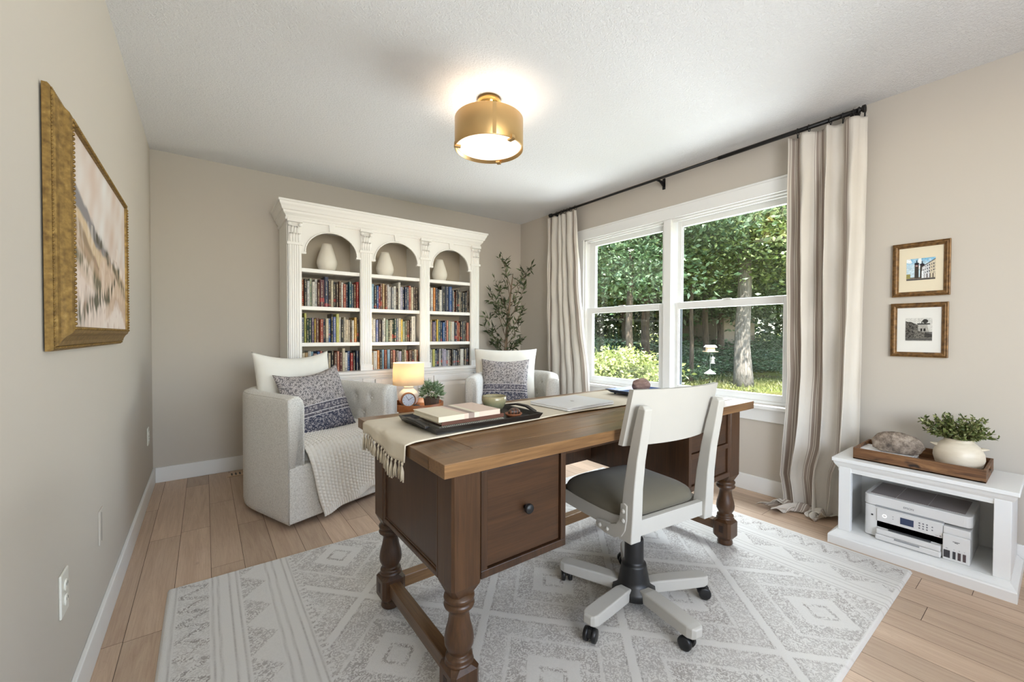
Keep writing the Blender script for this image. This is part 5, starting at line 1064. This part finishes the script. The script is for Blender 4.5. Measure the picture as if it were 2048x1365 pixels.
tr1 = MB(); tr1.box(-.030, .0, -.094, .134, .030, .056); o = tr1.build('output_tray', pw, pn, bevel=.004); tr1 = MB(); tr1.box(-.034, .0, -.096, .137, .002, .029); o = tr1.build('paper_cassette', pw, pn, bevel=.005); B(-.0352, -.032, -.025, .065, .022, .029).build('cassette_grip', pg_, o)
tk = MB(); tk.box(-.018, .02, -.186, -.1, .0, .118); tk.box(-.006, .02, -.186, -.1, .118, .150); tk = tk.build('ink_tank', pw, pn, bevel=.003)
inkw = [mat('ink_window_dark', (66, 66, 70), .25), mat('ink_window_plum', (84, 72, 74), .25)]
for y0, y1, k in ((-.124, -.104, 0), (-.142, -.1325, 0), (-.158, -.1485, 1), (-.174, -.1645, 1)): B(-.0195, -.017, y0, y1, .012, .046).build('ink_window', inkw[k], tk)
B(-.0035, -.0005, .152, .159, .108, .115).build('usb_port', pd, pn)
def text(name, s_, size, m, parent, mt, ext=.0002):
    cu = bpy.data.curves.new(name, 'FONT'); cu.body = s_; cu.size = size; cu.extrude = ext; cu.align_x = 'CENTER'; cu.align_y = 'CENTER'; o = bpy.data.objects.new(name, cu); C.objects.link(o); cu.materials.append(m); bpy.context.view_layer.update(); me = bpy.data.meshes.new_from_object(o.evaluated_get(bpy.context.evaluated_depsgraph_get())); bpy.data.objects.remove(o); o = bpy.data.objects.new(name, me); C.objects.link(o); me.materials.clear(); me.materials.append(m); o.parent = parent; o.matrix_local = mt; return o
mtx = Matrix(((0, 0, -1, 0), (-1, 0, 0, 0), (0, 1, 0, 0), (0, 0, 0, 1)))
text('brand_lettering', 'EPSON', .0125, mat('printer_grey_letters', (110, 110, 114), .5), pn, Matrix.Translation((-.0006, .02, .185)) @ mtx)
f = MB(); f.box(-.0186, -.018, -.154, -.132, .0905, .0925); f.box(-.0186, -.018, -.149, -.138, .086, .0885); f.build('model_marks', pd, tk)
for yy, ch_ in ((-.114, 'BK'), (-.137, 'C'), (-.153, 'M'), (-.169, 'Y')): text('ink_mark', ch_, .006, txm, tk, Matrix.Translation((-.0187, yy, .055)) @ mtx)
pc_ = MB().tube([(PRX+.30, .63, .12), (PRX+.29, .645, .13), (PRX+.25, .655, .12), (PRX+.24, .655, .09), (PRX+.27, .655, .0665), (PRX+.30, .65, .0665)], .003, 8).build('power_cable', bk); tag(pc_, 'thin black power cable curling beside the printer in the console', 'cable')

# wooden tray on top
tw = NT('rustic_burnt_wood'); gw = tw.noise(tw.coord('Object', (16, 2.2, 22)), 2.2, 6., .65, .5); kn2 = tw.noise(tw.coord('Object', (14, 9, 22)), 1.3, 2.); cw_ = tw.ramp(gw, [(.3, (64, 40, 24)), (.5, (112, 76, 46)), (.7, (146, 106, 68))]); cw_ = tw.mix(tw.ramp(kn2, [(.62, (0, 0, 0)), (.72, (255, 255, 255))]), cw_, lin((38, 24, 16))); tw.base(cw_, .55); tw.bump(gw, .3, .002)
wt = thing('wooden_tray', 'rustic burnt-wood box tray on top of the white console', 'tray', (2.905, .435, .4476))
f = MB(); a, b, hgt, th2 = .15, .233, .058, .009; f.box(-a, a, -b, b, 0, .007); f.box(-a, -a+th2, -b, b, .0, hgt); f.box(a-th2, a, -b, b, 0, hgt); f.build('tray_body', tw.m, wt, bevel=.0015)
for s_ in (-1, 1):
    f = MB(); y0, y1 = (b-th2, b) if s_ > 0 else (-b, -b+th2); a2 = a-th2
    f.box(-a2, -.05, y0, y1, .007, hgt); f.box(.05, a2, y0, y1, .007, hgt); f.box(-.05, .05, y0, y1, .007, .026); f.box(-.05, .05, y0, y1, .044, hgt); f.build('handle_end', tw.m, wt, bevel=.001)
wz = .4476+.0076
for k in range(2):
    o = thing('white_book', ('upper' if k else 'lower')+' of two blank white books stacked in the wooden tray', 'book', (2.895, .555+.002*k, wz+.0175*k), math.radians(1-k), 'white books in the wooden tray'); f = MB(); f.box(-.10, .10, -.105, .105, 0, .002); f.box(-.10, .10, -.105, .105, .0145, .0165); f.box(-.102, -.099, -.105, .105, 0, .0165); f.build('cover', mat('white_book_cover', (236, 236, 236), .5), o, bevel=.0008); B(-.098, .098, -.103, .103, .0022, .0142).build('pages', mat('white_pages', (224, 222, 216), .9), o)
rk2 = NT('grey_fossil_rock'); rn1 = rk2.noise(rk2.coord(), 24, 6., .75); rk2.base(rk2.ramp(rn1, [(.3, (70, 62, 56)), (.45, (118, 104, 92)), (.6, (170, 154, 138)), (.8, (200, 190, 176))]), .9); rk2.bump(rk2.noise(rk2.coord(), 60, 5., .7), .9, .004)
o = rockmesh('fossil_rock', .037, .100, .056, 31, rk2.m, .17, 2.4, 64); o.location = (2.875, .522, wz+.035); o.rotation_euler = (0, 0, math.radians(4)); tag(o, 'long lumpy grey fossil rock resting on the white books', 'rock')
jg = thing('plant_pot', 'squat cream ceramic pot with two lug handles in the wooden tray, holding greenery', 'potted plant', (2.90, .302, wz)); jm = NT('cream_glazed_clay'); jm.base(jm.mix(jm.noise(jm.coord('Object', (6, 6, 20)), 3, 4.), lin((206, 190, 166)), lin((232, 220, 200))), .35)
MB().lathe([(1e-5, 0), (.045, 0), (.055, .004), (.08, .03), (.0875, .06), (.086, .085), (.074, .115), (.056, .135), (.05, .14), (.052, .15), (.047, .151), (.044, .14), (.06, .12), (1e-5, .10)], (0, 0, 0), 52).build('pot', jm.m, jg)
for s_ in (-1, 1): 
    f = MB(); f.lathe([(.024, 0), (.02, .012), (.012, .024), (.004, .033), (1e-5, .034)], (0, 0, 0), 20, 0, Matrix.Translation((-.01*s_, s_*.064, .108)) @ Matrix.Rotation(-s_*math.radians(78), 4, 'X') @ Matrix.Diagonal((1, .42, 1, 1))); f.build('lug_handle', jm.m, jg)
sp = []; r = random.Random(8); f = MB()
for k in range(130):
    a = r.random()*2*PI; el = r.uniform(.3, 1.5); L_ = r.uniform(.06, .125)*(.8 if el < .6 else 1.1); d_ = Vector((math.cos(a)*math.cos(el)*.85, math.sin(a)*math.cos(el)*1.05, math.sin(el)*.85)); p0 = Vector((math.cos(a)*.025, math.sin(a)*.025, .148)); p1 = p0+d_*L_; f.tube([p0, p0.lerp(p1, .5)+Vector((0, 0, .006)), p1], .001, 4)
    for q in range(24): t = r.uniform(.35, 1.05); sp.append((p0.lerp(p1, t), d_+Vector((r.gauss(0, .8), r.gauss(0, .8), r.gauss(0, .8)))))
f.build('stems', mat('plant_stem_brown', (96, 84, 52), .8), jg); leafmesh('foliage', sp, leafmat('boxwood_leaf', (62, 78, 36), (122, 134, 74), (188, 188, 138)), jg, .014, .0075, 4)
# ------------------------------------------------------------------ garden and woods outside
Fh = Vector((Fv.x, Fv.y, 0)).normalized(); Rh = Vector((Rv.x, Rv.y, 0)); GZ = -.32
def out(D, lat, z=GZ): p = Fh*D+Rh*lat; return Vector((p.x, p.y, z))
gm = NT('woodland_ground'); a1 = gm.noise(gm.coord('Object'), .7, 4.); a2 = gm.noise(gm.coord('Object'), 9, 5., .7)
gc = gm.ramp(gm.math('ADD', gm.math('MULTIPLY', a1, .6), gm.math('MULTIPLY', a2, .4)), [(.35, (96, 80, 62)), (.5, (110, 116, 62)), (.65, (132, 142, 78))]); gm.base(gc, .95, spec=.1); gm.bump(gm.noise(gm.coord('Object'), 40, 5., .7), 1., .02)
NX, NY = 60, 70; U, V = np.meshgrid(np.linspace(XR+T+.02, 60, NX), np.linspace(-25, 60, NY), indexing='ij'); Zg = GZ+.06*nz(np.stack([U, V, U*0], -1), .6, 2)*np.clip((U-6)/6, 0, 1)+np.clip((U-14), 0, 99)*.035
struct(grid('ground', np.stack([U, V, Zg], -1), gm.m))
struct(B(XR, XR+T+.02, YF-T, YB+T, GZ-.3, -.02).build('foundation_wall', mat('exterior_siding', (200, 198, 192), .7)))
bkm = NT('oak_bark'); bn2 = bkm.noise(bkm.coord('Object', (9, 9, 1.6)), 3, 5., .65, .6); bkm.base(bkm.ramp(bn2, [(.32, (74, 68, 62)), (.6, (132, 125, 118)), (.8, (160, 154, 148))]), .95); bkm.bump(bn2, 1., .03)
bkd = NT('dark_bark'); bn3 = bkd.noise(bkd.coord('Object', (9, 9, 1.6)), 3, 5.); bkd.base(bkd.ramp(bn3, [(.3, (58, 48, 40)), (.7, (104, 90, 76))]), .95); bkd.bump(bn3, 1., .02)
LM = [leafmat('oak_leaf_bright', (78, 98, 50), (124, 146, 82), (186, 200, 146), .38, .3), leafmat('oak_leaf_blue_green', (60, 86, 56), (98, 126, 86), (160, 182, 150), .34, .28), leafmat('maple_leaf_yellow_green', (104, 116, 60), (156, 164, 98), (200, 202, 146), .45, .35)]
def crown_spots(seed, rx, rz, ncl, per, cl):
    r_ = np.random.RandomState(seed); sp = []
    for _ in range(ncl):
        v = r_.randn(3); v /= np.linalg.norm(v); q = r_.uniform(.35, 1)**.5; c = v*q*np.array([rx, rx, rz]); s = cl*r_.uniform(.6, 1.3)
        p = c+r_.randn(per, 3)*np.array([s, s, s*.30]); d = (p-c)*np.array([1, 1, .4])/s+r_.randn(per, 3)*.6+np.array([0, 0, -.1]); sp.append(np.stack([p, d], 1))
    sp = np.concatenate(sp); return [(a[0], a[1]) for a in sp]
_cr = {}
def leafy(key, parent, seed, rx, rz, ncl, per, cl, m, L, Wd):
    if key in _cr: o = _cr[key].copy(); C.objects.link(o); o.parent = parent; return o
    o = leafmesh('foliage', crown_spots(seed, rx, rz, ncl, per, cl), m, parent, L, Wd, seed); _cr[key] = o; return o
def tree(D, lat, key, cz, sc, rad, bark, label, lean=0., rot=0., cat='tree', zc=None):
    t = thing('woodland_tree', label, 'tree', out(D, lat, GZ), rot); seed = {'a': 11, 'b': 12, 'c': 13}[key]
    o = leafy(key, t, seed, 2.9, 2.5, 150, 230, .60, LM['abc'.index(key) % 2], .12, .055); o.location = (lean*cz, 0, cz); o.scale = (sc, sc, sc*1.05)
    MB().tube([(lean*z, .03*math.sin(z*2+D), z) for z in np.linspace(-.1, cz+1.5, 12)], rad, 14, rs=[rad*(1.25 if i == 0 else 1.06 if i == 1 else 1-.045*i) for i in range(12)]).build('trunk', bark, t); return t
spec = [(11.6, 6.5, 'a', 5.3, 1.0, .22, bkm.m, 'broad oak with thick pale trunk framed by the big window, nearest tree', 0),
        (10.8, 3.1, 'b', 4.9, .95, .10, bkd.m, 'leafy oak filling the upper sash nearest the corner curtain', .02),
        (12.4, 8.7, 'b', 5.2, 1.1, .12, bkd.m, 'dense oak partly hidden by the pooled curtain', -.02),
        (12.6, 5.45, 'a', 5.6, .9, .065, bkd.m, 'slender leaning tree just behind the bird feeder', -.05),
        (14.2, 4.6, 'b', 5.6, 1.1, .16, bkd.m, 'dark-trunked tree seen past the window mullion', .0),
        (13.6, 2.2, 'a', 5.2, 1.1, .13, bkd.m, 'tree behind the yellow-green shrub', .02),
        (15.8, 7.4, 'b', 5.6, 1.2, .12, bkd.m, 'thin dark tree deep in the woods beside the pale trunk', .03),
        (15.5, 10.6, 'a', 5.6, 1.2, .14, bkd.m, 'dark tree deep in the woods toward the pooled curtain', -.02),
        (18.5, 1.0, 'a', 5.8, 1.4, .16, bkd.m, 'far tree beyond the corner curtain', 0), (19, 5.2, 'a', 6, 1.5, .16, bkd.m, 'far tree centred between the trunks at the back of the woods', 0), (19, 9.6, 'b', 6, 1.5, .16, bkd.m, 'far tree behind the pale-trunked oak', 0), (18.5, 14, 'b', 6, 1.5, .16, bkd.m, 'far tree at the outer edge of the woods', 0),
        (25, -1, 'b', 6.5, 2.2, .2, bkd.m, 'backmost tree beyond the corner of the house', 0), (25, 5, 'b', 6.5, 2.2, .2, bkd.m, 'backmost tree above the beige shed', 0), (26, 11.5, 'a', 6.5, 2.2, .2, bkd.m, 'backmost tree above the sunlit meadow', 0), (26, 18, 'b', 6.5, 2.2, .2, bkd.m, 'backmost tree past the meadow edge', 0)]
for i, (D, lat, key, cz, sc, rad, bark, lb_, lean) in enumerate(spec): tree(D, lat, key, cz, sc, rad, bark, lb_, lean, i*1.1)
def shrub(D, lat, r_, h_, m, key, label, n=(60, 90), L=.09, name='garden_shrub'):
    t = thing(name, label, 'shrub', out(D, lat, GZ), D); o = leafy(key, t, 40+len(_cr), 1.0, .8, n[0], n[1], .24, m, L, L*.5); o.scale = (r_, r_, h_); o.location = (0, 0, h_*.62); f = MB()
    for k in range(5): f.tube([(0, 0, -.05), (.2*r_*math.cos(k*1.3), .2*r_*math.sin(k*1.3), h_*.5), (.45*r_*math.cos(k*1.3), .45*r_*math.sin(k*1.3), h_*.95)], .012, 6)
    f.build('stems', bkd.m, t)
shrub(7.2, 1.75, .78, .86, LM[2], 's1', 'bright yellow-green shrub right outside the corner sash', (90, 110), .085)
for D, lat, r_, h_, lb_ in ((12.5, 4.3, .9, .55, 'low green shrub below the mullion'), (13.4, 5.4, .8, .5, 'low shrub at the foot of the leaning tree'), (15, 6.4, 1.2, .6, 'dark undergrowth shrub behind the pale trunk'), (15.5, 9, 1.3, .6, 'dark undergrowth shrub in the woods toward the meadow'), (17, 3.6, 1.6, .9, 'dark shrub behind the yellow-green shrub'), (17.5, 7.6, 1.6, .8, 'dark shrub in front of the beige shed'), (21, 12.5, 1.8, 1., 'dark shrub at the meadow edge'), (22, 9.5, 1.8, 1., 'dark shrub by the far trees'), (21.5, 5.2, 1.8, 1.2, 'tall dark shrub at the back of the woods'), (14, 2.6, 1.3, .9, 'green shrub behind the yellow-green one')):
    shrub(D, lat, r_, h_, LM[1], 's2', lb_)
r_ = np.random.RandomState(5); n = 9000; D_a = r_.uniform(7.5, 17, n); la = r_.uniform(.1, .75, n)*D_a; pp_ = np.array([Fh.x, Fh.y, 0])*D_a[:, None]+np.array([Rh.x, Rh.y, 0])*la[:, None]; pp_[:, 2] = GZ+.0; keep = (nz(pp_, 1.1, 3) > -.15); pp_ = pp_[keep]
gr = leafmesh('lawn_grass', [(a, np.array([q[0]*.5, q[1]*.5, 1.])) for a, q in zip(pp_, r_.randn(len(pp_), 3))], leafmat('grass_blade', (84, 92, 50), (116, 120, 72), (160, 158, 104)), None, .10, .02, 6); gr['kind'] = 'stuff'; tag(gr, 'patchy sunlit woodland grass outside the big window', 'grass')  # blade colours darkened in place of shade from nearby trees
sd_ = thing('garden_shed', 'beige clapboard shed glimpsed through the trunks behind the bird feeder', 'shed', out(22.5, 11.0, GZ+.1), -.35)
f = MB(); f.box(-1.2, 1.2, -1.5, 1.5, 0, 2.3)
for k in range(14): f.box(-1.21, 1.21, -1.51, 1.51, .1+k*.155, .108+k*.155)
f.build('wall', mat('beige_clapboard', (160, 148, 134), .8), sd_); MB().prism([(-1.8, 2.25), (0, 3.3), (1.8, 2.25)], -1.35, 1.35, 0, Matrix(((0, 0, 1, 0), (1, 0, 0, 0), (0, 1, 0, 0), (0, 0, 0, 1)))).build('roof', mat('grey_shingle', (110, 104, 100), .9), sd_)
bfp = out(9.9, 4.76); bf = thing('bird_feeder_pole', 'bird feeder pole with white-roofed platform, lantern feeder and cone baffle outside the window', 'bird feeder', bfp, -.6)
MB().cyl((0, 0, -.05), (0, 0, 1.08), .010, 10).build('pole', mat('dark_green_pole', (60, 64, 58), .5, .5), bf)
wp = mat('white_feeder_plastic', (236, 238, 240), .5); f = MB(); f.box(-.14, .14, -.10, .10, 1.02, 1.035); f.box(-.09, .09, -.05, .05, 1.035, 1.13); f.build('platform', mat('cedar_feeder', (196, 168, 140), .7), bf)
MB().prism([(-.09, 0), (0, .05), (.09, 0)], -.125, .125, 0, Matrix(((0, 0, 1, 0), (1, 0, 0, 0), (0, 1, 0, 1.13), (0, 0, 0, 1)))).build('roof', wp, bf)
MB().tube([(0, 0, .95), (.05, .03, .97), (.09, .05, .95), (.09, .05, .90)], .004, 6).lathe([(1e-5, .92), (.01, .91), (.06, .86), (.045, .855), (.035, .85), (.035, .75), (.055, .745), (.055, .735), (1e-5, .735)], (.09, .05, 0), 16).build('lantern_feeder', mat('pale_metal_feeder', (190, 186, 180), .5), bf)
MB().lathe([(.008, .60), (.02, .585), (.13, .50), (.132, .495), (.02, .575), (.008, .58)], (0, 0, 0), 24).build('baffle', wp, bf)
